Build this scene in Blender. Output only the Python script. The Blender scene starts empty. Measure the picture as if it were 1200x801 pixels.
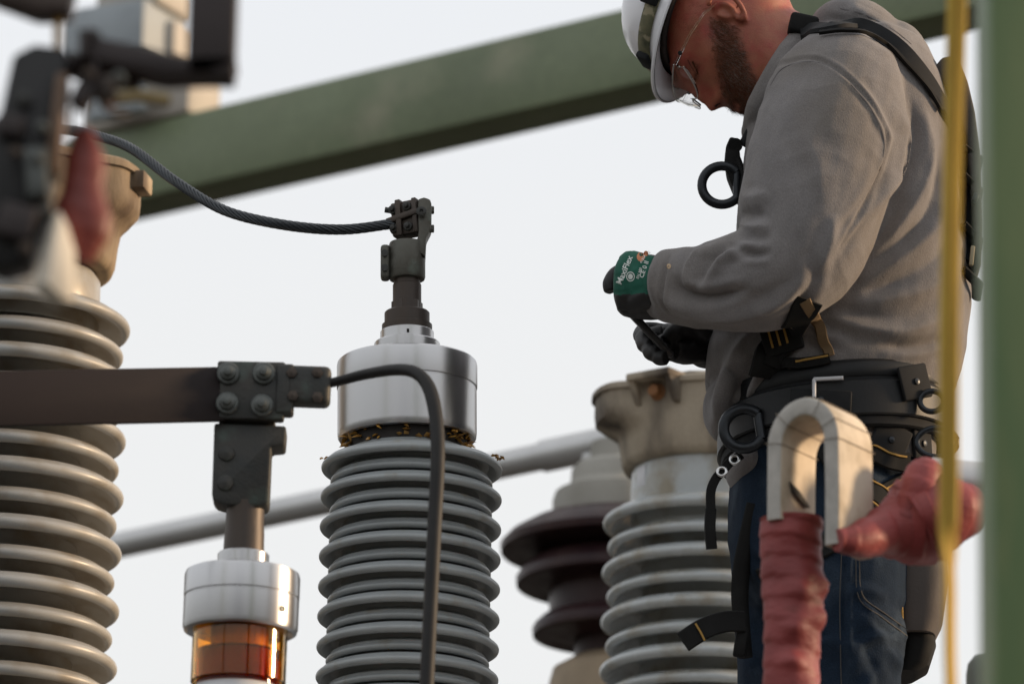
import bpy, bmesh, math, random
import numpy as np
from mathutils import Vector, Matrix, noise
from mathutils.bvhtree import BVHTree

R = math.radians
rnd = random.Random(7)
scene = bpy.context.scene
COL = scene.collection

# ------------------------------------------------------------------ camera
F_PX = 6667.0                      # 200 mm lens, 1200 px wide frame
PITCH, ROLL = R(16.5), R(1.1)
CAM = Vector((0, 0, 1.7))
fw = Vector((0, math.cos(PITCH), math.sin(PITCH)))
r0 = Vector((1, 0, 0)); u0 = Vector((0, -math.sin(PITCH), math.cos(PITCH)))
cr = r0 * math.cos(ROLL) + u0 * math.sin(ROLL)
cu = u0 * math.cos(ROLL) - r0 * math.sin(ROLL)
cd = bpy.data.cameras.new("camera"); cam = bpy.data.objects.new("camera", cd); COL.objects.link(cam)
cam.matrix_world = Matrix(((cr.x, cu.x, -fw.x, CAM.x), (cr.y, cu.y, -fw.y, CAM.y), (cr.z, cu.z, -fw.z, CAM.z), (0, 0, 0, 1)))
cd.lens = 200; cd.sensor_width = 36; cd.clip_start = 0.1; cd.clip_end = 3000
cd.dof.use_dof = True; cd.dof.focus_distance = 8.93; cd.dof.aperture_fstop = 3.8
scene.camera = cam

# ------------------------------------------------------------------ light
SUN_EL, SUN_AZ = R(13), R(84)       # azimuth measured from +Y towards +X
w = bpy.data.worlds.new("World"); scene.world = w; w.use_nodes = True
nt = w.node_tree; nt.nodes.clear()
out = nt.nodes.new("ShaderNodeOutputWorld"); bg = nt.nodes.new("ShaderNodeBackground")
sky = nt.nodes.new("ShaderNodeTexSky"); sky.sky_type = 'NISHITA'; sky.sun_disc = False
sky.sun_elevation = SUN_EL; sky.sun_rotation = SUN_AZ; sky.air_density = 1.0; sky.dust_density = 2.0; sky.ozone_density = 1.0
ov = nt.nodes.new("ShaderNodeMix"); ov.data_type = 'RGBA'; ov.inputs[0].default_value = 0.85
tcw = nt.nodes.new("ShaderNodeTexCoord"); sx = nt.nodes.new("ShaderNodeSeparateXYZ"); rp = nt.nodes.new("ShaderNodeValToRGB")   # overcast: warmer low, brighter overhead
nt.links.new(tcw.outputs['Generated'], sx.inputs[0]); nt.links.new(sx.outputs[2], rp.inputs[0]); rp.color_ramp.interpolation = 'EASE'
for e_, (ps, c_) in zip((rp.color_ramp.elements[0], rp.color_ramp.elements[1], rp.color_ramp.elements.new(.25), rp.color_ramp.elements.new(.38)),
                        ((0., (.86, .83, .78)), (1., (1.42, 1.45, 1.5)), (.25, (.99, .99, .985)), (.38, (.97, .99, 1.025)))): e_.position = ps; e_.color = (*c_, 1)
rp.color_ramp.elements[0].position = 0
sc10 = nt.nodes.new("ShaderNodeVectorMath"); sc10.operation = 'SCALE'; sc10.inputs['Scale'].default_value = 10.; nt.links.new(rp.outputs[0], sc10.inputs[0]); nt.links.new(sc10.outputs[0], ov.inputs[7])
nt.links.new(sky.outputs[0], ov.inputs[6]); nt.links.new(ov.outputs[2], bg.inputs[0])
bg.inputs[1].default_value = 0.1; nt.links.new(bg.outputs[0], out.inputs[0])
sd = bpy.data.lights.new("sun", 'SUN'); sun = bpy.data.objects.new("sun", sd); COL.objects.link(sun)
sd.energy = 4.4; sd.angle = R(9); sd.color = (1.0, 0.72, 0.45)
sdir = Vector((math.sin(SUN_AZ) * math.cos(SUN_EL), math.cos(SUN_AZ) * math.cos(SUN_EL), math.sin(SUN_EL)))
sun.rotation_euler = sdir.to_track_quat('Z', 'Y').to_euler(); sun.location = (6, 6, 9)
scene.view_settings.view_transform = 'Standard'; scene.view_settings.look = 'None'
scene.view_settings.gamma = 1.0; scene.view_settings.exposure = 0.0
scene.render.engine = 'CYCLES'
scene.cycles.use_denoising = True
scene.cycles.max_bounces = 8; scene.cycles.transmission_bounces = 8; scene.cycles.transparent_max_bounces = 8

# ------------------------------------------------------------------ helpers
def ray(px, py):
    return fw + cr * ((px - 600) / F_PX) + cu * (-(py - 400.5) / F_PX)
def at(px, py, Y):                 # point of the vertical plane y = Y
    d = ray(px, py); return CAM + d * (Y / d.y)
def at_z(px, py, z):               # point at a known height
    d = ray(px, py); return CAM + d * ((z - CAM.z) / d.z)
def mpp(P):                        # metres per photo pixel at a point
    return (P - CAM).dot(fw) / F_PX

WORLD = {}
def setm(o, M, parent=None):
    WORLD[o.name] = M.copy()
    if parent:
        o.parent = parent; o.matrix_parent_inverse = Matrix.Identity(4)
        o.matrix_basis = WORLD[parent.name].inverted() @ M
    else:
        o.matrix_basis = M
def frame(origin, z=(0, 0, 1), x=None):
    z = Vector(z).normalized()
    x = Vector(x) if x is not None else Vector((1, 0, 0))
    y = z.cross(x).normalized(); x = y.cross(z).normalized()
    M = Matrix((x, y, z)).transposed().to_4x4(); M.translation = origin
    return M
def tag(o, label=None, cat=None, group=None, kind=None):
    for k, v in (("label", label), ("category", cat), ("group", group), ("kind", kind)):
        if v: o[k] = v
    return o
def thing(name, M, label, cat, group=None):
    o = bpy.data.objects.new(name, None); o.empty_display_size = 0.05; COL.objects.link(o)
    setm(o, M); return tag(o, label, cat, group)

class MB:
    def __init__(s): s.V = []; s.F = []; s.mi = []
    def add(s, vs, fs, m=0):
        b = len(s.V); s.V.extend([tuple(v) for v in vs]); s.F.extend([tuple(i + b for i in f) for f in fs]); s.mi.extend([m] * len(fs)); return s
    def grid(s, rows, closed=True, caps=True, m=0):       # rows: list of rings
        n = len(rows[0]); vs = [p for r in rows for p in r]; fs = []
        for i in range(len(rows) - 1):
            for j in range(n if closed else n - 1):
                k = (j + 1) % n
                fs.append((i * n + j, i * n + k, (i + 1) * n + k, (i + 1) * n + j))
        if caps:
            fs.append(tuple(reversed(range(n)))); fs.append(tuple((len(rows) - 1) * n + j for j in range(n)))
        return s.add(vs, fs, m)
    def lathe(s, prof, n=48, M=None, caps=True, m=0):
        M = M or Matrix.Identity(4)
        rows = [[M @ Vector((r * math.cos(2 * math.pi * j / n), r * math.sin(2 * math.pi * j / n), z)) for j in range(n)] for r, z in prof]
        return s.grid(rows, True, caps, m)
    def tube(s, pts, rad, n=12, caps=True, flat=None, m=0):
        pts = [Vector(p) for p in pts]
        if not hasattr(rad, '__len__'): rad = [rad] * len(pts)
        rows = []; up = None
        for i, p in enumerate(pts):
            t = (pts[min(i + 1, len(pts) - 1)] - pts[max(i - 1, 0)]).normalized()
            if up is None:
                up = Vector((0, 0, 1)) if abs(t.z) < .9 else Vector((0, 1, 0))
            x = up.cross(t).normalized(); up = t.cross(x).normalized()
            fy = 1 if flat is None else flat
            rows.append([p + (x * math.cos(a) + up * (fy * math.sin(a))) * rad[i] for a in [2 * math.pi * j / n for j in range(n)]])
        return s.grid(rows, True, caps, m)
    def box(s, M, size, bevel=0.0, seg=2, m=0):
        bm = bmesh.new(); bmesh.ops.create_cube(bm, size=1)
        for v in bm.verts: v.co = Vector((v.co.x * size[0], v.co.y * size[1], v.co.z * size[2]))
        if bevel: bmesh.ops.bevel(bm, geom=bm.edges[:], offset=bevel, segments=seg, affect='EDGES', profile=.5)
        bm.verts.index_update()
        s.add([M @ v.co for v in bm.verts], [tuple(v.index for v in f.verts) for f in bm.faces], m); bm.free(); return s
    def ball(s, M, r=(1, 1, 1), n=24, k=14, m=0):
        rows = []
        for i in range(k + 1):
            a = -math.pi / 2 + math.pi * (i + .02) / (k + .04)
            rows.append([M @ Vector((r[0] * math.cos(a) * math.cos(b), r[1] * math.cos(a) * math.sin(b), r[2] * math.sin(a))) for b in [2 * math.pi * j / n for j in range(n)]])
        return s.grid(rows, True, True, m)
    def prism(s, M, outline, depth, bevel=0.0, m=0, seg=2):  # outline in local xz, extruded along local y
        bm = bmesh.new()
        vs = [bm.verts.new((x, -depth / 2, z)) for x, z in outline]
        f = bm.faces.new(vs); bmesh.ops.recalc_face_normals(bm, faces=[f])
        g = bmesh.ops.extrude_face_region(bm, geom=[f])
        for v in g['geom']:
            if isinstance(v, bmesh.types.BMVert): v.co.y += depth
        bmesh.ops.recalc_face_normals(bm, faces=bm.faces[:])
        if bevel: bmesh.ops.bevel(bm, geom=bm.edges[:], offset=bevel, segments=seg, affect='EDGES', profile=.5)
        bm.verts.index_update()
        s.add([M @ v.co for v in bm.verts], [tuple(v.index for v in f.verts) for f in bm.faces], m); bm.free(); return s
    def ribbon(s, pts, wid, nor, thick, m=0):             # flat band: centre points, width vectors (half), normals
        rows = []
        for p, wv, nv in zip(pts, wid, nor):
            p = Vector(p); wv = Vector(wv); nv = Vector(nv).normalized() * thick
            e = wv.normalized() * min(thick, wv.length * .3)
            rows.append([p - wv, p - wv + e * .5 + nv, p - wv * 0 + nv * 1.08, p + wv - e * .5 + nv, p + wv, p + wv - e * .5 - nv * .4, p - nv * .4, p - wv + e * .5 - nv * .4])
        return s.grid(rows, True, True, m)
    def mesh(s, name, mats, angle=40):
        me = bpy.data.meshes.new(name); me.from_pydata(s.V, [], s.F)
        for m in (mats if isinstance(mats, (list, tuple)) else [mats]): me.materials.append(m)
        me.polygons.foreach_set('material_index', s.mi)
        bm = bmesh.new(); bm.from_mesh(me); bmesh.ops.recalc_face_normals(bm, faces=bm.faces[:]); bm.to_mesh(me); bm.free()
        me.polygons.foreach_set('use_smooth', [True] * len(me.polygons))
        me.set_sharp_from_angle(angle=R(angle)); me.update(); return me
    def obj(s, name, mats, parent=None, M=None, angle=40):
        """vertices are local to M (world frame of the new object); M None: vertices are world, origin moved to their base"""
        if M is None:
            a = np.array(s.V); c = Vector(((a[:, 0].min() + a[:, 0].max()) / 2, (a[:, 1].min() + a[:, 1].max()) / 2, a[:, 2].min()))
            s.V = [tuple(Vector(v) - c) for v in s.V]; M = Matrix.Translation(c)
        o = bpy.data.objects.new(name, s.mesh(name, mats, angle)); COL.objects.link(o); setm(o, M, parent); return o
def link_copy(src, M, parent):
    o = src.copy(); COL.objects.link(o); setm(o, M, parent); return o
def spline(pts, n=8):               # Catmull-Rom through the points (tuples of any length)
    P = [np.array(p, float) for p in pts]; P = [2 * P[0] - P[1]] + P + [2 * P[-1] - P[-2]]; res = []
    for i in range(1, len(P) - 2):
        for k in range(n):
            t = k / n; a, b, c, d = P[i - 1:i + 3]
            res.append(.5 * ((2 * b) + (c - a) * t + (2 * a - 5 * b + 4 * c - d) * t * t + (3 * b - a - 3 * c + d) * t ** 3))
    res.append(P[-2]); return res
def T(*v): return Matrix.Translation(Vector(v))
def RX(a): return Matrix.Rotation(R(a), 4, 'X')
def RY(a): return Matrix.Rotation(R(a), 4, 'Y')
def RZ(a): return Matrix.Rotation(R(a), 4, 'Z')

# ------------------------------------------------------------------ materials
def mat(name, col, rough=.6, metal=0., col2=None, nscale=8., namt=.5, stretch=(1, 1, 1), bump=0., bscale=200., bdist=.001, spec=.5,
        sheen=0., aniso=0., rvar=0., fine=0., fscale=300., col3=None, n3scale=3., n3lo=.55, n3hi=.7, coat=0.):
    m = bpy.data.materials.new(name); m.use_nodes = True; N = m.node_tree.nodes; L = m.node_tree.links
    b = N['Principled BSDF']; b.inputs['Roughness'].default_value = rough; b.inputs['Metallic'].default_value = metal
    b.inputs['Specular IOR Level'].default_value = spec; b.inputs['Sheen Weight'].default_value = sheen; b.inputs['Coat Weight'].default_value = coat
    tc = N.new('ShaderNodeTexCoord'); mp = N.new('ShaderNodeMapping'); mp.inputs['Scale'].default_value = stretch
    L.new(tc.outputs['Object'], mp.inputs[0])
    def mixc(fac, A, B):
        x = N.new('ShaderNodeMix'); x.data_type = 'RGBA'
        L.new(fac, x.inputs[0])
        for i, c in ((6, A), (7, B)):
            if isinstance(c, tuple): x.inputs[i].default_value = (*c, 1)
            else: L.new(c, x.inputs[i])
        return x.outputs[2]
    def nz(scale, detail=6, vec=None, lo=.3, hi=.7):
        t = N.new('ShaderNodeTexNoise'); t.inputs['Scale'].default_value = scale; t.inputs['Detail'].default_value = detail
        L.new(vec or mp.outputs[0], t.inputs['Vector'])
        r = N.new('ShaderNodeMapRange'); r.inputs[1].default_value = lo; r.inputs[2].default_value = hi; L.new(t.outputs[0], r.inputs[0]); return r.outputs[0]
    c = tuple(col)
    c2 = tuple(col2) if col2 else tuple(x * (1 - namt) for x in col)
    cur = mixc(nz(nscale, 8), c, c2)
    if col3:
        cur = mixc(nz(n3scale, 10, lo=n3lo, hi=n3hi), cur, tuple(col3))
    if fine:
        f = nz(fscale, 3, tc.outputs['Object'], .25, .75); dk = N.new('ShaderNodeMix'); dk.data_type = 'RGBA'; dk.blend_type = 'MULTIPLY'; dk.inputs[0].default_value = fine
        L.new(cur, dk.inputs[6]); L.new(f, dk.inputs[7]); cur = dk.outputs[2]
    L.new(cur, b.inputs['Base Color'])
    if rvar:
        r = nz(nscale * 2.3, 6); q = N.new('ShaderNodeMapRange'); q.inputs[3].default_value = rough - rvar; q.inputs[4].default_value = rough + rvar
        L.new(r, q.inputs[0]); L.new(q.outputs[0], b.inputs['Roughness'])
    if bump:
        t = N.new('ShaderNodeTexNoise'); t.inputs['Scale'].default_value = bscale; t.inputs['Detail'].default_value = 5; L.new(mp.outputs[0], t.inputs['Vector'])
        bp = N.new('ShaderNodeBump'); bp.inputs['Strength'].default_value = bump; bp.inputs['Distance'].default_value = bdist; L.new(t.outputs[0], bp.inputs['Height'])
        L.new(bp.outputs[0], b.inputs['Normal'])
    if aniso:
        b.inputs['Anisotropic'].default_value = aniso; tn = N.new('ShaderNodeTangent'); tn.direction_type = 'RADIAL'; tn.axis = 'Z'; b.inputs['Anisotropic Rotation'].default_value = .25; L.new(tn.outputs[0], b.inputs['Tangent'])
    return m
M_ALU = mat('aluminium', (.62, .62, .63), .36, 1, col2=(.60, .60, .61), nscale=2, aniso=.8)
M_ALU2 = mat('cast_aluminium', (.5, .5, .5), .42, 1, namt=.3, nscale=40, bump=.2, bscale=200, bdist=.0006)
M_POLY = mat('grey_polymer', (.35, .375, .385), .34, col2=(.29, .31, .315), nscale=14, bump=.1, bscale=160, col3=(.27, .255, .21), n3scale=24, n3lo=.6, n3hi=.75, fine=.15, fscale=900)
M_PORC = mat('grey_porcelain', (.49, .525, .54), .25, col2=(.41, .435, .44), nscale=7, col3=(.31, .28, .22), n3scale=14, n3lo=.5, n3hi=.7, fine=.12, fscale=500, rvar=.1)
M_PORC2 = mat('weathered_porcelain', (.41, .41, .40), .42, col2=(.33, .325, .31), nscale=7, col3=(.25, .21, .155), n3scale=11, n3lo=.47, n3hi=.68, fine=.12, fscale=500, rvar=.1)
M_BROWN = mat('brown_glaze', (.026, .013, .016), .35, spec=.18, col2=(.055, .032, .03), nscale=10, rvar=.08)
M_CAST = mat('cast_fitting', (.43, .335, .22), .75, col2=(.29, .215, .135), nscale=9, stretch=(1, 1, .35), col3=(.12, .08, .05), n3scale=13, n3lo=.42, n3hi=.66, bump=.9, bscale=70, bdist=.002, fine=.25, fscale=700)  # warm tan keeps some of the low sunlight in its colour
M_CAST2 = mat('dirty_cast_fitting', (.45, .385, .295), .75, col2=(.32, .265, .195), nscale=8, stretch=(1, 1, .35), col3=(.075, .058, .044), n3scale=11, n3lo=.43, n3hi=.64, bump=.7, bscale=80, bdist=.002, fine=.3, fscale=500)
M_CEMENT = mat('grey_cement_cap', (.33, .32, .29), .75, col2=(.24, .23, .20), nscale=9, bump=.4, bscale=120, bdist=.002)
M_TAN = mat('tan_flange', (.36, .28, .19), .7, namt=.35, nscale=10, bump=.3, bscale=100)
M_DARK = mat('dark_oxidised_metal', (.040, .043, .043), .55, .2, spec=.35, col2=(.062, .058, .052), nscale=22, bump=.45, bscale=180, bdist=.0015, col3=(.075, .095, .085), n3scale=18, n3lo=.55, n3hi=.68)
M_BRONZE = mat('weathered_bronze', (.105, .105, .09), .5, .4, col2=(.07, .062, .05), nscale=26, bump=.45, bscale=220, bdist=.0012, col3=(.12, .14, .12), n3scale=24, n3lo=.55, n3hi=.7)
M_RUSTY = mat('brown_patina', (.068, .05, .038), .5, .45, col2=(.055, .045, .04), nscale=20, stretch=(1, 1, .4), bump=.3, bscale=180)
M_BAR = mat('tarnished_copper_bar', (.032, .024, .024), .6, 0, spec=.15, col2=(.022, .018, .019), nscale=6, stretch=(.4, 1, 1), bump=.15, bscale=120, col3=(.065, .055, .05), n3scale=12, n3lo=.62, n3hi=.75)
M_RUST = mat('rusty_bolt', (.30, .13, .045), .7, namt=.4, nscale=60, bump=.4, bscale=300)
M_BOLT = mat('weathered_bolt', (.13, .14, .135), .5, .5, namt=.35, nscale=60, bump=.3, bscale=300)
M_GREEN = mat('green_paint', (.20, .245, .14), .5, col2=(.15, .185, .105), nscale=2.6, bump=.12, bscale=30, col3=(.27, .28, .185), n3scale=4.4, fine=.2, fscale=45, n3lo=.55, n3hi=.75, rvar=.06)
M_POST = mat('green_post_paint', (.17, .215, .08), .5, col2=(.045, .12, .035), nscale=3.6, stretch=(2.6, 2.6, .5), col3=(.26, .255, .10), n3scale=4.1, n3lo=.56, n3hi=.72)
M_PIPE = mat('grey_pipe', (.62, .62, .62), .42, .55, col2=(.53, .53, .53), nscale=6, bump=.1, bscale=60)
M_CABLE = mat('dark_strand', (.045, .052, .06), .45, .3, namt=.3, nscale=40)
M_BLKCABLE = mat('black_lead', (.022, .021, .021), .55, .0, spec=.25, namt=.3, nscale=30)
M_RED = mat('red_tape', (.30, .058, .056), .52, spec=.4, col2=(.20, .034, .034), nscale=12, bump=.35, bscale=110, bdist=.003, stretch=(1, 1, 1.6), col3=(.17, .03, .025), n3scale=20, n3lo=.58, n3hi=.72)
M_REDF = mat('dark_red_tape', (.19, .030, .022), .5, col2=(.13, .022, .018), nscale=14, bump=.5, bscale=60, bdist=.003)  # darker, browner copy of the red tape
M_BAND = mat('sunlit_band', (.60, .52, .415), .7, col2=(.50, .425, .33), nscale=16, bump=.4, bscale=70, bdist=.002, col3=(.34, .28, .20), n3scale=17, n3lo=.5, n3hi=.72)  # tan of the broad faces holds the warm side light
M_BANDEDGE = mat('band_edge_shaded', (.50, .475, .44), .75, namt=.25, nscale=40, bump=.4, bscale=160)  # greyer copy for the near edge, which the sun misses
M_YEL = mat('yellow_webbing', (.60, .39, .055), .75, col2=(.48, .30, .045), nscale=40, stretch=(1, 1, .3), bump=.4, bscale=400)
M_WHITE = mat('white_flange', (.62, .63, .66), .45, namt=.12, nscale=10)
M_GBLUE = mat('blue_grey_casting', (.36, .40, .43), .6, namt=.25, nscale=8, bump=.2, bscale=60)
M_PALE = mat('pale_insulator', (.48, .44, .39), .6, namt=.25, nscale=8, bump=.2, bscale=60)
M_DKBR = mat('dark_brown_steel', (.035, .024, .024), .6, namt=.4, nscale=10, bump=.2, bscale=60)
M_AMBERLEAF = mat('amber_flake', (.62, .33, .06), .35, col2=(.16, .07, .015), nscale=60)
M_HOLLOW = mat('dark_gap', (.018, .014, .012), .8, namt=.3)
M_GRAVEL = mat('gravel_ground', (.055, .051, .045), .95, namt=.4, nscale=3, bump=.6, bscale=40, bdist=.02, fine=.4, fscale=30)
def glass(name, col, rough=.03, ior=1.5):
    m = bpy.data.materials.new(name); m.use_nodes = True; b = m.node_tree.nodes['Principled BSDF']
    b.inputs['Base Color'].default_value = (*col, 1); b.inputs['Roughness'].default_value = rough
    b.inputs['Transmission Weight'].default_value = 1; b.inputs['IOR'].default_value = ior; return m
M_AMBER = glass('amber_glass', (.98, .56, .10), .04, 1.4)
M_OIL = glass('amber_oil', (.42, .05, .004), .02, 1.3)
M_CLEAR = glass('clear_lens', (.97, .97, .97), .02, 1.25)

# ------------------------------------------------------------------ setting
g = MB(); g.grid([[Vector((-600, -600, 0)), Vector((600, -600, 0))], [Vector((-600, 600, 0)), Vector((600, 600, 0))]], False, False)
o = g.obj('ground', M_GRAVEL); o['kind'] = 'structure'

# green beam across the back: horizontal, coming nearer to the right
def beam_between(A, B, h, dep, name, m, label, cat):
    d = (B - A).normalized(); A2 = A - d * 4; B2 = B + d * 3
    M = frame((A2 + B2) / 2, (0, 0, 1), d)
    L = (B2 - A2).length
    mb = MB(); mb.box(T(0, dep / 2, h / 2), (L, dep, h), .006, 2)
    return tag(mb.obj(name, m, None, M), label, cat)
A = at(250, 212, 12.3); B = at_z(750, 97, A.z); BEAM_Y = at_z(178, 229, A.z).y; BEAM_TOP = A.z + 88 * mpp(A) / math.cos(R(18))
beam = beam_between(A, B, 88 * mpp(A) / math.cos(R(18)), .135, 'steel_beam', M_GREEN, 'long grey-green painted steel beam slanting across behind the worker and the bushings', 'beam')
# grey pipe behind
A = at(150, 636, 11.55); B = at_z(600, 542, A.z)
d = (B - A).normalized(); Bend = A + d * ((at_z(712, 519, A.z) - A).length)
pr = 16.2 * mpp(B)
bb = MB(); bb.tube([A - d * 4 + d * (k * .25) for k in range(int((Bend - A + d * 4).length / .25) + 1)] + [Bend], pr, 28)
pipe = tag(bb.obj('bus_pipe', M_PIPE, None), 'smooth grey tubular bus pipe running behind the bushings to the brown porcelain one', 'pipe')
PIPE_END = Bend

# ------------------------------------------------------------------ bushings
def shed_profile(r, core, t):       # rounded skirt, drip edge below
    e = t * .5; pr = [(core, t * 1.5), (core + (r - core) * .35, t * 1.1), (core + (r - core) * .75, t * .72)]
    for k in range(9):
        a = R(80 - k * 24); pr.append((r - e + e * math.cos(a), -t * .12 + e * math.sin(a) * .95))
    pr += [(r - t * .9, -t * .35), (r - t * 1.5, t * .05), (core + (r - core) * .4, t * .3), (core + (r - core) * .2, t * .3), (core, t * .1)]
    return pr
class Bush:
    """vertical bushing: axis through two photo points at plane Y"""
    def __init__(s, top, low, Y, name, label, cat, group=None, drop=.5):
        s.a = at(*top, Y); s.b = at(*low, Y); s.z = (s.a - s.b).normalized(); s.top, s.low, s.Y = top, low, Y
        s.k = mpp((s.a + s.b) / 2); s.base = s.b - s.z * drop
        s.M = frame(s.base, s.z); s.root = thing(name, s.M, label, cat, group) if name else None
    def h(s, py):                   # height on the axis (from base) seen at photo row py
        px = s.top[0] + (s.low[0] - s.top[0]) * (py - s.top[1]) / (s.low[1] - s.top[1])
        return (at(px, py, s.Y) - s.base).dot(s.z)
    def lathe(s, name, m, prof, parent=None, n=64, angle=40, px=True, ref=None):
        """prof: (radius px, photo row); origin of the part at its lowest row"""
        pts = [(r * s.k, s.h(y)) for r, y in prof]; z0 = min(p[1] for p in pts)
        mb = MB(); mb.lathe([(r, z - z0) for r, z in pts], n)
        return mb.obj(name, m, parent or s.root, s.M @ T(0, 0, z0), angle)

def cast_cap(B, rb, lobe, ytop, ymid, ybot, az, m, bolts_az, parent):
    """lobed cast fitting: circular below, lugs that swell out towards the top; az: azimuths of lugs"""
    k = B.k; zt, zm, zb = B.h(ytop), B.h(ymid), B.h(ybot); H = zt - zb; n = 96
    rows = []
    prof = [(-.0, .82, 0), (.0, .90, 0), (.03, .945, 0), (.10, .97, 0), (.30, .99, .0), (.43, 1.0, .08), (.50, 1.0, .55), (.58, 1.0, .95), (.70, 1.0, 1.0), (.86, 1.0, 1.0), (.90, 1.0, 1.0), (.905, 1.03, 1.02), (.97, 1.03, 1.02), (1.0, 1.0, .98), (1.0, .7, .6), (.985, .3, .1)]
    for t, rr, lw in prof:
        ring = []
        for j in range(n):
            a = 2 * math.pi * j / n
            e = 0
            for z in az:
                dd = (a - z + math.pi) % (2 * math.pi) - math.pi
                e = max(e, 1 / (1 + (abs(dd) / .42) ** 6))
            r = (rb * rr + (lobe - rb) * lw * e) * k
            ring.append(Vector((r * math.cos(a), r * math.sin(a), zb - zb + H * t)))
        rows.append(ring)
    mb = MB(); mb.grid(rows, True, True)
    cap = mb.obj('cast_cap', m, parent, B.M @ T(0, 0, zb), 50)
    first = None
    for a in bolts_az:
        P = B.M @ T(rb * k * 1.0 * math.cos(a), rb * k * 1.0 * math.sin(a), zb + H * .80) @ Matrix.Rotation(a, 4, 'Z') @ RY(90)
        if first is None:
            x = MB(); x.lathe([(.016, -.002), (.016, .003), (.011, .004), (.011, .017), (.009, .0185), (.002, .0185)], 6 * 2); first = x.obj('bolt', M_RUST, cap, P, 30)
        else: link_copy(first, P, cap)
        Hd = B.M @ Matrix.Rotation(a, 4, 'Z') @ T(rb * k, 0, zb)
        hdm = MB(); hdm.box(Hd @ T(4 * k, 0, H * .985), (40 * k, 62 * k, 9 * k), 2 * k)
        for sg in (-1, 1): hdm.prism(Hd @ T(0, sg * 26 * k, H * .9), [(-10 * k, -26 * k), (4 * k, -24 * k), (22 * k, 6 * k), (-10 * k, 6 * k)], 8 * k, 1.5 * k)
        hdm.obj('bolt_hood', m, cap)
    return cap
def stack(B, first_y, pitch, n, rL, rS, core, m, tpx, parent=None, Bm=None, ybot=None):
    """housing core and alternating large and small sheds, each its own part"""
    Bm = Bm or B; k = Bm.k
    hs = [Bm.h(first_y + i * pitch / 2) for i in range(2)]
    step = hs[0] - hs[1]
    mbL = MB(); mbL.lathe(shed_profile(rL * k, core * k * .97, tpx * k), 96)
    mbS = MB(); mbS.lathe(shed_profile(rS * k, core * k * .97, tpx * k * .9), 96)
    oL = oS = None
    for i in range(n):
        M = Bm.M @ T(0, 0, hs[0] - i * step) @ RZ(rnd.uniform(0, 360)) @ RX(rnd.uniform(-.25, .25))
        if i % 2 == 0:
            if oL is None: oL = mbL.obj('shed', m, B.root, M, 50)
            else: link_copy(oL, M, B.root)
        else:
            if oS is None: oS = mbS.obj('shed', m, B.root, M, 50)
            else: link_copy(oS, M, B.root)
    zt = hs[0] + tpx * k * .5; zb = hs[0] - n * step
    c = MB(); c.lathe([(core * k, 0), (core * k, zt - zb)], 64); c.obj('housing_core', m, B.root, Bm.M @ T(0, 0, zb))

# --- main polymer bushing (in focus)
YM = 8.63
mainB = Bush((477, 240), (477, 520), YM, 'polymer_bushing', 'grey ribbed polymer bushing with brushed aluminium cap and cable clamp, standing alone in the middle', 'bushing', 'high voltage bushings', .75)
hous = Bush((482.6, 548), (477, 790), YM, None, None, None, None, .5)
stack(mainB, 548.6, 34.7, 30, 106.8, 95.6, 80, M_POLY, 10, Bm=hous)
mainB.lathe('shed_top', M_POLY, [(68, 528), (73, 533), (86, 539), (96, 544), (96, 549), (60, 553)])
cap = mainB.lathe('aluminium_cap', M_ALU, [(70, 513), (74, 516), (79, 515.5), (80.8, 513), (81.3, 508), (81.3, 457.5), (80.2, 457), (80.2, 455.5), (82, 455), (82.2, 454), (82.2, 430), (81.4, 426), (79, 423.8), (75, 423), (36, 422), (10, 421)], n=128, angle=35)
mainB.lathe('cap_collar', M_ALU, [(30, 424), (38, 423), (38.5, 421), (38.5, 403), (37, 401.5), (31.5, 400.5), (31.5, 389.5), (30.5, 388.5), (20, 388)], angle=30)
nick = MB(); nick.box(T(0, 0, 0), (.004, .002, .006), .0003); nick.obj('stamped_mark', M_HOLLOW, cap, mainB.M @ T(1.5 * mainB.k, -31.4 * mainB.k, mainB.h(396)))
mainB.lathe('neck_gap_shade', M_HOLLOW, [(72, 536), (70, 530), (70, 514), (60, 512)])  # solid near-black ring: shade of the gap put into its colour
mainB.lathe('stem_nut', M_RUSTY, [(29, 392), (29.5, 389), (29.5, 381), (26.5, 380), (26.5, 367), (25, 365.5), (18.3, 365), (10, 365)], angle=30)
hx = MB(); hx.lathe([(18.8 * mainB.k, 0), (18.8 * mainB.k, 12 * mainB.k), (17 * mainB.k, 13 * mainB.k)], 6); hx.obj('hex_nut', M_RUSTY, mainB.root, mainB.M @ T(0, 0, mainB.h(366)) @ RZ(12), 20)
mainB.lathe('terminal_stem', M_RUSTY, [(16.8, 366), (16.8, 334), (15.8, 333), (15.8, 322)], n=40)
# terminal clamp with ear, upright tongue and cross-ribbed jaw
k = mainB.k
Mc = mainB.M @ T(0, 0, mainB.h(326))
tcl = MB()
tcl.lathe([(15 * k, -2 * k), (20.5 * k, -1.5 * k), (21.5 * k, 1 * k), (21.5 * k, 40 * k), (20.5 * k, 43 * k), (12 * k, 44 * k)], 48)
tcl.box(T(-25.5 * k, -3 * k, 18 * k), (11 * k, 18 * k, 42 * k), 4 * k, 3)
tcl.prism(T(0, 0, 0), [(6 * k, 34 * k), (21.4 * k, 22 * k), (22.6 * k, 46 * k), (28.5 * k, 58 * k), (29 * k, 88 * k), (27 * k, 93 * k), (20 * k, 95.5 * k), (13 * k, 93 * k), (13 * k, 46 * k)], 30 * k, 2 * k)
clamp = tcl.obj('terminal_clamp', M_BRONZE, mainB.root, Mc)
jaw = MB()
J = Mc @ T(-1 * k, -2 * k, 73 * k) @ RZ(-22) @ RY(-4)
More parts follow.
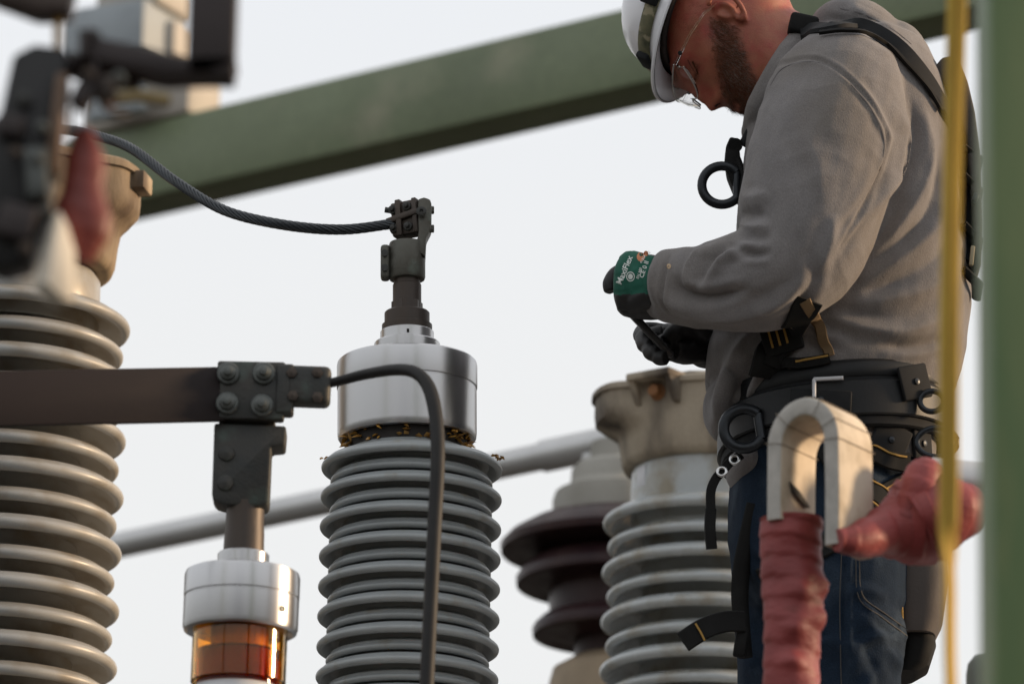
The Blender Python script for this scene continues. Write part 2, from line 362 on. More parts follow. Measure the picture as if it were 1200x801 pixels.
jaw.box(J @ T(0, 5 * k, 0), (35 * k, 20 * k, 42 * k), 2.5 * k)
jaw.box(J @ T(-6.5 * k, -5 * k, 0), (7 * k, 10 * k, 45 * k), 1.6 * k)
jaw.box(J @ T(-2 * k, -5 * k, 1 * k) @ RY(-9), (41 * k, 10.5 * k, 7.5 * k), 1.6 * k)
jaw.box(J @ T(13.5 * k, -3 * k, 0), (6 * k, 11 * k, 43 * k), 1.4 * k)
jaw.box(J @ T(0, 13 * k, -2 * k), (36 * k, 7 * k, 33 * k), 2 * k)
jaw.tube([J @ Vector((-22 * k, 6 * k, -5 * k)), J @ Vector((12 * k, 6 * k, -3 * k))], 8.5 * k, 20)
jo = jaw.obj('clamp_jaw', M_RUSTY, mainB.root)
bolt0 = None
for (bx, bz, tlt) in ((-14, 12, 0), (4, 13, 0), (-14, -11, 0), (4, -12, 0)):
    M = J @ T(bx * k, -6 * k, bz * k) @ RX(90)
    if bolt0 is None:
        x = MB(); x.lathe([(5.6 * k, -3 * k), (5.6 * k, 1 * k), (5 * k, 1.6 * k), (3 * k, 1.7 * k), (3 * k, 6.0 * k), (1 * k, 6.6 * k)], 12); bolt0 = x.obj('bolt', M_DARK, jo, M, 30)
    else: link_copy(bolt0, M, jo)
for bz in (12, -12):
    x = MB(); x.tube([J @ Vector((-13 * k, 2 * k, bz * k)), J @ Vector((-25 * k, -3 * k, (bz + 3) * k))], 3.4 * k, 14); x.obj('bolt', M_DARK, jo) if bz > 0 else None
x = MB(); x.lathe([(6 * k, 0), (6 * k, 2 * k), (4 * k, 3 * k), (2.4 * k, 3 * k), (2 * k, 1 * k), (.3 * k, 1 * k)], 20); x.obj('bolt', M_DARK, clamp, Mc @ T(17 * k, -19 * k, 76 * k) @ RX(90))
for bz in (60, 83):
    x = MB(); x.lathe([(5 * k, -1 * k), (5 * k, 3.2 * k), (4 * k, 4 * k), (.4 * k, 4 * k)], 6); x.obj('bolt', M_BRONZE, clamp, Mc @ T(28 * k, -3 * k, bz * k) @ RY(90), 20)
for bz in (27, 9):
    x = MB(); x.lathe([(4.2 * k, 0), (4.2 * k, 3 * k), (.4 * k, 3.2 * k)], 14); x.obj('bolt', M_DARK, clamp, Mc @ T(-26 * k, -12 * k, bz * k) @ RX(90), 20)
# amber flakes caught under the cap
fl = MB()
for i in range(120):
    a = rnd.uniform(0, 2 * math.pi); rr = rnd.uniform(70, 77) * k; yy = rnd.uniform(516, 531)
    M = mainB.M @ T(rr * math.cos(a), rr * math.sin(a), mainB.h(yy)) @ RZ(math.degrees(a)) @ Matrix.Rotation(rnd.uniform(-1.3, 1.3), 4, (rnd.uniform(-1, 1), rnd.uniform(-1, 1), rnd.uniform(-1, 1) + .01))
    L, W_ = rnd.uniform(.004, .013), rnd.uniform(.003, .0075)
    fl.add([M @ Vector(v) for v in ((-L, 0, 0), (0, -W_, .001), (L, 0, 0), (0, W_, .0012), (0, 0, .0035))], [(0, 1, 4), (1, 2, 4), (2, 3, 4), (3, 0, 4), (0, 3, 2, 1)])
for (px, py) in ((583, 537), (578, 534), (380, 540), (530, 529), (548, 527)):
    P = hous.M @ T((px - 482) * k, -2 * k, hous.h(py)) if px > 570 or px < 390 else mainB.M @ T((px - 477) * k, -62 * k, mainB.h(py + 14))
    for q in range(4):
        M = P @ T(rnd.uniform(-.006, .006), rnd.uniform(-.004, .004), rnd.uniform(-.001, .003)) @ RX(rnd.uniform(-40, 40)) @ RZ(rnd.uniform(0, 180)); L, W_ = .006, .003
        fl.add([M @ Vector(v) for v in ((-L, 0, 0), (0, -W_, .001), (L, 0, 0), (0, W_, .0012), (0, 0, .003))], [(0, 1, 4), (1, 2, 4), (2, 3, 4), (3, 0, 4), (0, 3, 2, 1)])
o = fl.obj('leaf_debris', M_AMBERLEAF); tag(o, 'dry amber leaf flakes caught in the gap under the aluminium cap', 'debris', kind='stuff')

# stranded cable from the left bushing to the clamp
cpts = spline([(60, 150, YM + .42), (95, 155, YM + .34), (150, 172, YM + .22), (205, 212, YM + .12), (262, 246, YM + .04), (330, 263, YM), (400, 269, YM - .01), (462, 262, YM)], 10)
cw = [at(*p) for p in cpts]
cab = MB(); cab.tube(cw, 4.3 * k, 10)
tot = 0; acc = [0]
for i in range(1, len(cw)): tot += (cw[i] - cw[i - 1]).length; acc.append(tot)
dense = []
for i in range(len(cw) - 1):
    for q in range(5): dense.append((cw[i].lerp(cw[i + 1], q / 5), (cw[i + 1] - cw[i]).normalized(), acc[i] + (acc[i + 1] - acc[i]) * q / 5))
stranded = cab.obj('stranded_cable', M_CABLE); tag(stranded, 'dark stranded conductor curving from the left bushing to the clamp on the middle bushing', 'cable')
for sidx in range(9):
    pts = []
    for p, t, l in dense:
        x = Vector((0, 1, 0)).cross(t).normalized(); y = t.cross(x)
        a = 2 * math.pi * sidx / 9 + l * 60
        pts.append(p + (x * math.cos(a) + y * math.sin(a)) * 4.6 * k)
    s_ = MB(); s_.tube(pts, 1.75 * k, 6); s_.obj('strand', M_CABLE, stranded)

# --- left big porcelain bushing
leftB = Bush((9, 380), (-10, 801), 9.12, 'porcelain_bushing', 'large weathered grey porcelain bushing with tan cast cap, cut off by the left edge', 'bushing', 'high voltage bushings', .5)
stack(leftB, 381, 65, 22, 145, 138, 92, M_PORC2, 15)
leftB.lathe('porcelain_neck', M_PORC2, [(107, 395), (107, 372), (108, 366), (107.5, 330), (100, 320)])
lcap = cast_cap(leftB, 128, 152, 204, 240, 320, [R(-12), R(78), R(168), R(258)], M_CAST, [R(215)], leftB.root)
x = MB(); x.box(leftB.M @ T(0, 0, leftB.h(222)) @ RZ(-12) @ T(154 * leftB.k, 0, 0), (24 * leftB.k, 40 * leftB.k, 22 * leftB.k), 3 * leftB.k); x.obj('lifting_ear', M_CAST, lcap)
# --- right porcelain bushing
rightB = Bush((836, 560), (831.5, 790), 9.8, 'porcelain_bushing', 'pale grey porcelain bushing with tan cast cap and rusty bolt, directly behind the worker', 'bushing', 'high voltage bushings', .5)
stack(rightB, 615, 57.5, 22, 128.5, 122.5, 82, M_PORC, 13.5)
rightB.lathe('porcelain_neck', M_PORC, [(95, 640), (96, 592), (97, 585), (96, 545), (90, 540)])
cast_cap(rightB, 112, 142, 468, 490, 556, [R(190), R(-62), R(20), R(100)], M_CAST2, [R(232), R(330)], rightB.root)
lid = MB(); lid.lathe([(96 * rightB.k, 0), (98 * rightB.k, 1.5 * rightB.k), (98 * rightB.k, 8 * rightB.k), (95 * rightB.k, 10 * rightB.k), (20 * rightB.k, 12 * rightB.k)], 12)
lid.obj('cover_plate', M_CAST2, rightB.root, rightB.M @ T(0, 0, rightB.h(469)) @ RZ(9), 20)
kk = rightB.k
x = MB(); x.lathe([(9 * kk, 0), (9 * kk, 10 * kk), (8 * kk, 11 * kk), (.5 * kk, 11 * kk)], 6); x.obj('bolt', M_ALU2, rightB.root, rightB.M @ T(-72 * kk, -10 * kk, rightB.h(460)), 20)
x = MB(); x.box(T(0, 0, 0), (.03, .001, .038), .0003); x.obj('rating_label', M_WHITE, rightB.root, rightB.M @ RZ(207) @ T(96.6 * kk, 0, rightB.h(572)) @ RZ(90))

# --- brown porcelain bushing at the end of the pipe
brownB = Bush((726, 600), (724, 790), PIPE_END.y - .02, 'brown_bushing', 'dark brown glazed porcelain bushing with grey cap at the end of the pipe', 'bushing', 'high voltage bushings', .3)
brownB.lathe('cement_cap', M_CEMENT, [(70, 620), (79, 612), (79, 588), (76, 579), (62, 572), (58, 566), (57, 552), (50, 545), (36, 541), (34, 520), (10, 518)])
def bell(y0, y1, y2, r0_, r1, r2):    # bell skirt: starts at r0_ (y0), lip r1 (y1), back under to r2 (y2)
    return [(r0_, y0), (r0_ + (r1 - r0_) * .5, y0 + (y1 - y0) * .28), (r0_ + (r1 - r0_) * .85, y0 + (y1 - y0) * .68), (r1, y1), (r1 - 1, y1 + 8), (r1 - 8, y1 + 10), (r1 - 22, y1 + 6), (r2, y2)]
brownB.lathe('shed', M_BROWN, bell(606, 640, 655, 72, 140, 84), n=96)
brownB.lathe('shed', M_BROWN, bell(650, 679, 692, 80, 121, 82), n=96)
brownB.lathe('shed', M_BROWN, bell(722, 738, 750, 82, 101, 60), n=96)
brownB.lathe('housing_core', M_BROWN, [(50, 790), (52, 745), (80, 742), (82, 700), (78, 640), (74, 610)])
brownB.lathe('base_flange', M_TAN, [(88, 860), (80, 800), (76, 785), (60, 776), (50, 770), (49, 750)])
pc = MB(); dP = (pipe.matrix_basis.to_translation() * 0 + d)
pc.tube([PIPE_END - d * .16, PIPE_END + d * .03], pr * 1.18, 28); pc.box(frame(PIPE_END - Vector((0, 0, pr * .9)), (0, 0, 1), d), (.09, .05, .03), .006)
tag(pc.obj('pipe_coupling', M_PIPE), 'grey sleeve clamp on the pipe end above the brown bushing', 'clamp')

# --- amber bushing, nearer than the middle one
YA = 8.1
ambB = Bush((287, 610), (281, 750), YA, 'amber_bushing', 'bushing with amber glass ring under a shiny cap, below the dark flat bar', 'bushing', 'high voltage bushings', .45)
ak = ambB.k
ambB.lathe('metal_cap', M_ALU, [(56, 737), (62, 742), (66, 740), (67.5, 735), (67.5, 703), (66.6, 702), (66.6, 701), (67.8, 700), (67.8, 676), (66.5, 672), (62, 670), (20, 669)], n=128, angle=35)
x = MB(); x.lathe([(4.2 * ak, 0), (4.2 * ak, 1.2 * ak), (3 * ak, 1.3 * ak), (2.6 * ak, .4 * ak), (.2 * ak, .4 * ak)], 16); x.obj('set_screw', M_BOLT, ambB.root, ambB.M @ RZ(-42) @ T(67.2 * ak, 0, ambB.h(722)) @ RY(90))
ambB.lathe('cap_collar', M_ALU, [(28, 672), (30, 670), (30.3, 668), (30.3, 650), (29, 648.5), (10, 648)], angle=30)
ambB.lathe('terminal_stem', M_RUSTY, [(24, 650), (23.5, 625), (22.5, 615), (22.5, 590)], n=40)
ambB.lathe('amber_glass', M_AMBER, [(55.5, 800), (55.5, 738), (52.5, 738), (52.5, 800)], n=96, angle=30)
ambB.lathe('oil_fill', M_OIL, [(20, 812), (49, 812), (49.5, 764), (20, 763.5)], n=64)
ambB.lathe('inner_tube', mat('amber_tube', (.62, .30, .07), .35, namt=.4, nscale=16), [(34, 812), (34, 738)], n=48)
ambB.lathe('white_flange', M_WHITE, [(60, 1500), (58, 830), (54, 815), (50, 806), (46, 803), (10, 802)])
tb = MB(); Ma = ambB.M @ T(0, 0, ambB.h(597))
tb.prism(Ma, [(-22 * ak, 0), (25 * ak, 0), (28 * ak, 4 * ak), (28 * ak, 72 * ak), (44 * ak, 74 * ak), (45 * ak, 98 * ak), (-40 * ak, 99 * ak), (-39 * ak, 10 * ak), (-34 * ak, 3 * ak)], 44 * ak, 3 * ak)
tb.box(Ma @ T(-2 * ak, 0, 103 * ak), (66 * ak, 30 * ak, 14 * ak), 2 * ak)
conn = tb.obj('terminal_connector', M_DARK, ambB.root)
for bz in (62, 26):
    x = MB(); x.lathe([(10 * ak, 0), (9 * ak, 3 * ak), (6 * ak, 4 * ak), (.5 * ak, 5 * ak)], 16); x.obj('bolt', M_DARK, conn, Ma @ T(-24 * ak, -22 * ak, bz * ak) @ RX(90))
# pad, its four bolts and the cable clamp
MP = frame(at(294, 459, YA - .03)); pad = MB()
pad.box(MP, (80 * ak, 18 * ak, 71 * ak), 3 * ak)
pad.box(MP @ T(66 * ak, 2 * ak, 8 * ak) @ RY(1), (56 * ak, 26 * ak, 48 * ak), 7 * ak, 3)
pad.box(MP @ T(40 * ak, 0, 2 * ak), (22 * ak, 22 * ak, 62 * ak), 4 * ak, 3)
pado = pad.obj('clamp_pad', M_DARK, ambB.root); b0 = None
for bx, bz in ((-27, 19), (15, 20), (-27, -17), (14, -19)):
    M = MP @ T(bx * ak, -9 * ak, bz * ak) @ RX(90)
    if b0 is None:
        x = MB(); x.lathe([(14 * ak, 0), (14 * ak, 2 * ak), (12.5 * ak, 4 * ak), (9.5 * ak, 4.5 * ak), (9 * ak, 9 * ak), (6 * ak, 10.5 * ak), (5 * ak, 11 * ak), (4.5 * ak, 14 * ak), (.4 * ak, 15 * ak)], 18); b0 = x.obj('bolt', M_BOLT, pado, M, 30)
    else: link_copy(b0, M, pado)
for bx, bz in ((48, 21), (78, 22), (50, -7), (79, -8)):
    x = MB(); x.lathe([(7 * ak, 0), (6.6 * ak, 3 * ak), (.4 * ak, 4.5 * ak)], 6); x.obj('bolt', M_RUSTY, pado, MP @ T(bx * ak, -10.5 * ak, bz * ak) @ RX(90), 20)
# flat bar
A1, B1 = at(-140, 470, YA - .26), at(300, 461, YA - .01); dB = (B1 - A1)
fb = MB(); dn = dB.normalized(); MF = frame((A1 + B1) / 2, dn.cross(Vector((0, 0, 1)).cross(dn)), dB); fb.box(MF, (dB.length, .012, 63 * ak * 1.03), .0012)
tag(fb.obj('flat_bus_bar', M_BAR, None), 'dark tarnished flat bus bar entering from the left edge in front of the big bushing', 'bus bar')
# thin lead from the clamp
lp = [at(*p) for p in spline([(372, 452, YA - .03), (398, 446, YA - .03), (430, 438, YA - .05), (465, 433, YA - .09), (488, 437, YA - .12), (503, 455, YA - .14), (511, 490, YA - .16), (513, 540, YA - .18), (509, 620, YA - .2), (504, 720, YA - .22), (499, 830, YA - .24), (497, 900, YA - .25), (498, 1400, YA - .25)], 10)]
ld = MB(); n_ = len(lp); ld.tube(lp, [(5.2 + 3.2 * min(1, i / (n_ * .45))) * ak for i in range(n_)], 14)
tag(ld.obj('thin_lead', M_BLKCABLE), 'thin dark lead bending over in front of the middle bushing and hanging down', 'cable')

# ------------------------------------------------------------------ blurred switch parts at the upper left
YF = 5.9
def fpt(px, py, dy=0): return at(px, py, YF + dy)
fk = mpp(fpt(100, 100))
br = thing('switch_bracket', frame(fpt(190, 95)), 'blurred dark brown angle bracket hanging in front of the beam, top left', 'bracket')
x = MB(); x.box(frame(fpt(250, 20)), (56 * fk, .05, 160 * fk), 3 * fk); x.obj('upright_plate', M_DKBR, br)
x = MB(); x.prism(frame(fpt(185, 80)), [(-92 * fk, 32 * fk), (-92 * fk, 4 * fk), (10 * fk, -18 * fk), (60 * fk, -14 * fk), (93 * fk, 0), (93 * fk, 8 * fk), (30 * fk, 6 * fk), (-50 * fk, 24 * fk)], .05, 2 * fk); x.obj('bottom_flange', M_DKBR, br)
# casting behind it, on the beam
YS = BEAM_Y + .07
def spt(px, py, dy=0): return at(px, py, YS + dy)
sk = mpp(spt(150, 60))
st = thing('post_insulator', frame(spt(170, 140)), 'blue-grey block insulator standing on the left end of the green beam', 'insulator')
x = MB(); x.box(frame(spt(145, 50)) @ RZ(-28), (112 * sk, 96 * sk, 66 * sk), 5 * sk); x.obj('body_block', M_GBLUE, st)
x = MB(); x.box(frame(spt(170, 6)) @ RZ(-28), (86 * sk, 84 * sk, 32 * sk), 6 * sk); x.obj('top_block', M_PALE, st)
x = MB(); x.box(frame(spt(206, 55)) @ RZ(-28), (26 * sk, 50 * sk, 50 * sk), 5 * sk); x.obj('lit_end_block', M_PALE, st)  # added pale block: warm light on the right side put into colour
zt_ = spt(178, 96).z; pb_ = spt(178, 118); x = MB(); x.box(T(pb_.x, pb_.y, (zt_ + BEAM_TOP + .001) / 2) @ RZ(-36), (160 * sk, 62 * sk, zt_ - BEAM_TOP - .001), 6 * sk); x.obj('base_block', M_PALE, st)
x = MB(); x.box(T(spt(150, 96).x, YS, (zt_ + spt(150, 80).z) / 2) @ RZ(-30), (70 * sk, 60 * sk, 44 * sk), 4 * sk); x.obj('neck_block', M_GBLUE, st)
x = MB(); x.box(frame(spt(138, 119, -.09)) @ RZ(-36), (84 * sk, 14 * sk, 38 * sk), 5 * sk); x.obj('side_plate', M_GBLUE, st)
# dark contact assembly
ca = thing('switch_contact', frame(fpt(35, 340)), 'blurred black switch contact block with clamp arm at the far left', 'switch')
x = MB(); x.prism(frame(fpt(30, 200)), [(-60 * fk, -110 * fk), (-20 * fk, -128 * fk), (12 * fk, -118 * fk), (26 * fk, -70 * fk), (34 * fk, 20 * fk), (44 * fk, 60 * fk), (44 * fk, 142 * fk), (6 * fk, 146 * fk), (-18 * fk, 132 * fk), (-30 * fk, 60 * fk), (-60 * fk, 30 * fk)], .06, 5 * fk); x.obj('contact_body', mat('black_contact', (.016, .016, .017), .5, .2, namt=.4, nscale=20, bump=.3), ca)
x = MB(); x.box(frame(fpt(68, 150, -.02)) @ RY(4), (14 * fk, .05, 120 * fk), 4 * fk); x.obj('copper_edge', mat('worn_copper', (.16, .10, .065), .5, .3, namt=.4), ca)
x = MB(); x.tube([fpt(60, 78, 0), fpt(108, 78, .02), fpt(122, 92, .02), fpt(165, 96, .02)], [16 * fk, 15 * fk, 14 * fk, 10 * fk], 14); x.obj('contact_arm', M_DKBR, ca)
x = MB(); x.tube([fpt(92, 40, 0), fpt(112, 40, 0), fpt(118, 60, 0)], [6 * fk, 6 * fk, 8 * fk], 12); x.obj('arcing_tip', M_DARK, ca)
x = MB(); x.tube([fpt(112, 96, 0), fpt(114, 112, 0), fpt(130, 124, .02)], [5 * fk, 6 * fk, 4 * fk], 12); x.obj('pigtail', mat('maroon_pigtail', (.13, .045, .05), .6, namt=.3), ca)
for px in (28, 52):
    x = MB(); x.lathe([(11 * fk, 0), (10 * fk, .008), (.001, .012)], 6); x.obj('bolt', M_DARK, ca, frame(fpt(px, 118 if px < 40 else 250, -.032)) @ RX(90))
for i, (a_, b_, w_, h_, q_, m_) in enumerate(((14, 150, 30, 26, 10, M_DKBR), (44, 205, 26, 60, -6, M_BOLT), (20, 262, 44, 40, 14, M_DKBR), (98, 112, 22, 34, 25, M_DKBR), (128, 104, 16, 26, -15, M_RUSTY))):
    x = MB(); x.box(frame(fpt(a_, b_, -.035)) @ RY(q_), (w_ * fk, .03, h_ * fk), 4 * fk); x.obj('clamp_plate', m_, ca)
for i, (a_, b_) in enumerate(((18, 180), (44, 186), (30, 292), (50, 150), (104, 88), (140, 92))):
    x = MB(); x.lathe([(8 * fk, 0), (7.4 * fk, .006), (4 * fk, .007), (4 * fk, .014), (.001, .015)], 10); x.obj('bolt', M_BOLT if i % 2 else M_RUSTY, ca, frame(fpt(a_, b_, -.05)) @ RX(90))
x = MB(); x.tube([fpt(*q) for q in spline([(96, 66, -.03), (106, 36, -.03), (114, 60, -.02), (112, 92, -.02), (126, 128, 0), (150, 136, .02)], 6)], 4 * fk, 10); x.obj('spring_wire', M_DKBR, ca)
x = MB(); x.tube([fpt(118, 118, .1), fpt(160, 112, .12), (fpt(196, 118, .14))], 9 * fk, 12); x.obj('linkage', mat('olive_link', (.11, .10, .05), .6, namt=.4), ca)
sa = MB(); sa.prism(frame(fpt(40, 2)), [(-90 * fk, 16 * fk), (-44 * fk, -2 * fk), (5 * fk, -20 * fk), (44 * fk, -18 * fk), (50 * fk, 30 * fk), (-90 * fk, 50 * fk)], .05, 3 * fk)
so = thing('disconnect_switch', frame(fpt(40, 22)), 'blurred brown switch blade above the black contact in the top left corner', 'switch')
sa.obj('blade', mat('brown_blade', (.115, .085, .075), .5, .3, namt=.4), so)
x = MB(); x.tube([fpt(68, 12), fpt(68, 60)], [6 * fk, 5 * fk], 12); x.obj('blade_pin', mat('brass_pin', (.30, .17, .04), .45, .6, namt=.3), so)
tpo = thing('taped_jumper', frame(fpt(90, 340)), 'blurred red taped lead with a bare white end hanging beside the black contact', 'cable')
TAPE_LATER = tpo
x = MB(); x.prism(frame(fpt(64, 305, -.03)) @ RZ(32), [(-4 * fk, 58 * fk), (8 * fk, 40 * fk), (20 * fk, 10 * fk), (21 * fk, -50 * fk), (4 * fk, -50 * fk), (-20 * fk, -34 * fk), (-14 * fk, 0)], .03, 4 * fk); x.obj('white_end', mat('white_tape', (.78, .72, .62), .6, namt=.15), tpo)
x = MB(); x.tube([fpt(70, 130, .02), fpt(70, 156, .02)], 3 * fk, 8); x.tube([fpt(84, 128, .02), fpt(84, 156, .02)], 2.5 * fk, 8); x.obj('wire_loop', M_DARK, tpo)

# ------------------------------------------------------------------ right side: post, webbing, taped jumper
YP = 5.75
P0 = at(1147, 400, YP); pk = mpp(P0)
po = MB(); po.box(T(0, 0, 0), (.16, .16, 6.0), .012)
tag(po.obj('steel_post', M_POST, None, T(P0.x + .08 + 13 * pk, YP + .08, 3.0)), 'thick green painted steel post, out of focus along the right edge', 'post')
YW = 6.3
wp = spline([(1122, -60, YW), (1120, 60, YW), (1116, 200, YW), (1113, 350, YW), (1112, 480, YW), (1112, 560, YW), (1111, 620, YW), (1111, 655, YW), (1112, 690, YW), (1112, 760, YW), (1114, 880, YW), (1116, 1400, YW)], 8)
wk = mpp(at(1112, 400, YW)); pts = []; wv = []; nv = []
for i, p in enumerate(wp):
    P = at(*p); py = p[1]
    tw = 6 + 10 * math.sin(py / 130.) if py < 610 else 6 + min(1, (py - 610) / 55) * 52
    a = R(tw); pts.append(P); wv.append(Vector((math.cos(a), math.sin(a), 0)) * 12.0 * wk); nv.append(Vector((math.sin(a), -math.cos(a), 0)))
yw = thing('webbing_strap', frame(pts[-1]), 'yellow webbing strap hanging straight down just in front of the green post', 'strap')
x = MB(); x.ribbon(pts, wv, nv, .004); x.obj('webbing', M_YEL, yw)
x = MB(); x.ribbon([p + n * .0046 for p, n in zip(pts, nv)], [v * .12 for v in wv], nv, .0008); x.obj('centre_stripe', mat('ochre_stripe', (.28, .15, .02), .8, namt=.2), yw)
# jumper: laminated band bent in a U, red tape on both ends
YU = 7.75
uk = mpp(at(940, 560, YU))
wd = Vector((.56, .83, 0)).normalized(); hd = Vector((.83, -.56, 0)).normalized()
c0 = at(940, 545, YU); BW = 82 * uk
def up_(a, b): return c0 + hd * (a * uk) + Vector((0, 0, b * uk))
prof_o = [(-49, -60), (-49, -30), (-49, 0)]; prof_i = [(-29, -60), (-29, -30), (-29, 0)]
for i in range(37):
    a = math.pi - math.pi * i / 36
    prof_o.append((49 * math.cos(a), 27 + 56 * math.sin(a))); prof_i.append((28.5 * math.cos(a), 27 + 34 * math.sin(a)))
prof_o += [(50, -30), (50, -100)]; prof_i += [(30, -30), (30, -100)]
ju = thing('flexible_jumper', frame(up_(-40, -330)), 'off-white jumper band bent in a U with red taped ends, in front of the worker', 'jumper')
rows = []
for i, ((ox, oz), (ix, iz)) in enumerate(zip(prof_o, prof_i)):
    j = lambda: rnd.uniform(-.08, .08)
    a = up_(ox + j(), oz + j()); b = up_(ix + j(), iz + j())
    n_ = (a - b).normalized() * 3.2 * uk; w_ = wd * 3.2 * uk; rows.append([a - n_ * .3 + w_ * .3, a + w_, a + wd * BW * .5, a + wd * BW - w_, a + wd * BW - n_, b + wd * BW + n_, b + wd * BW - w_, b + wd * BW * .5, b + w_, b + n_ * .3 + w_ * .3, b + n_, a - n_])
x = MB(); x.grid(rows, True, True)
x.mi = [1 if q % 12 in (9, 10, 11) else 0 for q in range(12 * (len(rows) - 1))] + [0, 0]
jb = x.obj('band', [M_BAND, M_BANDEDGE], ju, None, 55)
fq = MB(); fq.prism(frame(up_(-26, -22) + wd * BW * .45, (0, 0, 1), wd), [(-22 * uk, 9 * uk), (0, 2 * uk), (24 * uk, -12 * uk), (14 * uk, -14 * uk), (-14 * uk, -3 * uk)], .004, .0005); fq.obj('torn_flap', mat('torn_backing', (.07, .06, .05), .8), jb)
for i, fr in enumerate((4, 12, 27, 34, 39)):             # lashings round the band
    ox, oz = prof_o[fr]; ix, iz = prof_i[fr]
    a = up_(ox * 1.02, oz * 1.0 + (1 if oz > 30 else 0)); b = up_(ix * .98, iz); x = MB(); loop = [a - wd * .002, a + wd * (BW + .001), b + wd * (BW + .001), b - wd * .002, a - wd * .002]
    x.tube(loop, .5 * uk, 6); x.obj('lashing', mat('thread', (.30, .25, .20), .8), jb) if i == 0 else x.obj('lashing', bpy.data.materials['thread'], jb)
def lumpy(pts, rad, seed, m, parent, name, nseg=20, amp=.16, flat=1.0, bumps=()):
    P = spline([(*p, r) for p, r in zip(pts, rad)], 14); V = []
    rows = []; up = Vector((0, 1, 0))
    for i, q in enumerate(P):
        t = Vector(P[min(i + 1, len(P) - 1)][:3] - P[max(i - 1, 0)][:3]).normalized(); xx = up.cross(t).normalized(); yy = t.cross(xx)
        ring = []
        for j in range(nseg):
            a = 2 * math.pi * j / nseg; dv = xx * math.cos(a) + yy * math.sin(a) * flat
            pp = Vector(q[:3]) + dv * q[3]
            wrap = ((i / 8.0 + j / nseg) % 1.0)            # overlapping turns of tape
            e = 1 + amp * noise.noise(pp * 22 + Vector((seed, 0, 0))) + amp * .22 * (.5 - abs(noise.noise(Vector((pp.x * 55 + pp.z * 50, pp.y * 55, pp.z * 110))))) + .065 * wrap
            for bp_, ba, bsg in bumps: e += ba * math.exp(-((pp - bp_).length / bsg) ** 2)
            ring.append(Vector(q[:3]) + dv * q[3] * e)
        rows.append(ring)
    x = MB(); x.grid(rows, True, True); return x.obj(name, m, parent, None, 70)
mid = wd * BW * .5
lumpy([up_(-39, -52) + mid, up_(-39, -90) + mid, up_(-38, -135) + mid, up_(-37, -180) + mid, up_(-38, -230) + mid, up_(-38, -280) + mid, up_(-38, -340) + mid, up_(-40, -520) + mid, up_(-42, -800) + mid],
      [38 * uk, 34 * uk, 33.5 * uk, 32 * uk, 31 * uk, 30 * uk, 29 * uk, 29 * uk, 29 * uk], 3, M_RED, ju, 'tape_wrap', 40, .15, 1.0, [(at(962, 688, YU + .055), .26, .015), (at(963, 722, YU + .055), .30, .016), (at(932, 735, YU + .025), .26, .014), (at(930, 772, YU + .025), .26, .014), (at(938, 690, YU + .025), .2, .016), (at(905, 660, YU + .05), .12, .02)])
lumpy([fpt(98, 152), fpt(100, 190), fpt(97, 235), fpt(93, 275), fpt(86, 304)], [11 * fk, 21 * fk, 28 * fk, 30 * fk, 21 * fk], 21, M_REDF, TAPE_LATER, 'red_tape', 24, .28, .6)
def ppt(px, py, dy=0): return at(px, py, YU + dy)
lumpy([ppt(981, 633, -.03), ppt(1006, 633, -.01), ppt(1036, 624, .04), ppt(1064, 618, .06), ppt(1088, 606, .06), ppt(1112, 600, .06), ppt(1136, 600, .08)],
      [13 * uk, 19 * uk, 28 * uk, 46 * uk, 50 * uk, 42 * uk, 28 * uk], 9, M_RED, ju, 'tape_wrap', 28, .16)
lumpy([ppt(1072, 608, .05), ppt(1080, 575, .04), ppt(1086, 548, .04), ppt(1088, 538, .04)], [34 * uk, 27 * uk, 19 * uk, 9 * uk], 14, M_RED, ju, 'tape_wrap', 24, .14)
gp = MB(); gp.tube([ppt(1090, 562, .12), ppt(1132, 566, .12), ppt(1260, 578, .12), ppt(1700, 618, .12)], 27 * uk, 28)
tag(gp.obj('pipe_stub', M_PIPE), 'short grey pipe stub running from the red taped lump to behind the green post', 'pipe')
# far bushing end low on the right
fb_ = Bush((1158, 770), (1158, 900), 9.6, 'far_bushing', 'grey-green bushing shoulder peeping out low beside the green post', 'bushing', 'high voltage bushings', .3)
fb_.lathe('cast_cap', mat('grey_green_cast', (.16, .18, .16), .5, namt=.3), [(26, 1500), (26, 790), (24, 778), (17, 769), (6, 766)])
fb_.lathe('collar', M_BOLT, [(30, 840), (31, 835), (31, 822), (29, 820)])

# added unseen tank and columns, there to darken reflections in the metal caps
tk = thing('added_tank', T(-1.0, -9, 0), 'added unseen finned tank behind the viewpoint, darkening reflections in the metal caps', 'transformer')
x = MB(); x.box(Matrix.Identity(4), (5.0, 2.4, 6.4), .03); x.obj('tank_body', mat('tank_paint', (.16, .17, .17), .5, namt=.2, nscale=2), tk, T(-1.0, -9, 3.21))
for i in range(12):
    x = MB(); x.box(Matrix.Identity(4), (.05, .4, 4.4), .008); x.obj('cooling_fin', bpy.data.materials['tank_paint'], tk, T(-3.2 + i * .4, -7.58, 3.2))
for i, (cx_, cy_p) in enumerate(((-4.6, 2.2), (4.9, -3.0))):
    x = MB(); x.box(Matrix.Identity(4), (.3, .3, 9.0), .01); tag(x.obj('added_column', M_GREEN, None, T(cx_, cy_p, 4.5)), ('added unseen green column beside the viewpoint to the left, for reflections', 'added unseen green column behind the viewpoint to the right, for reflections')[i], 'column', 'added columns')

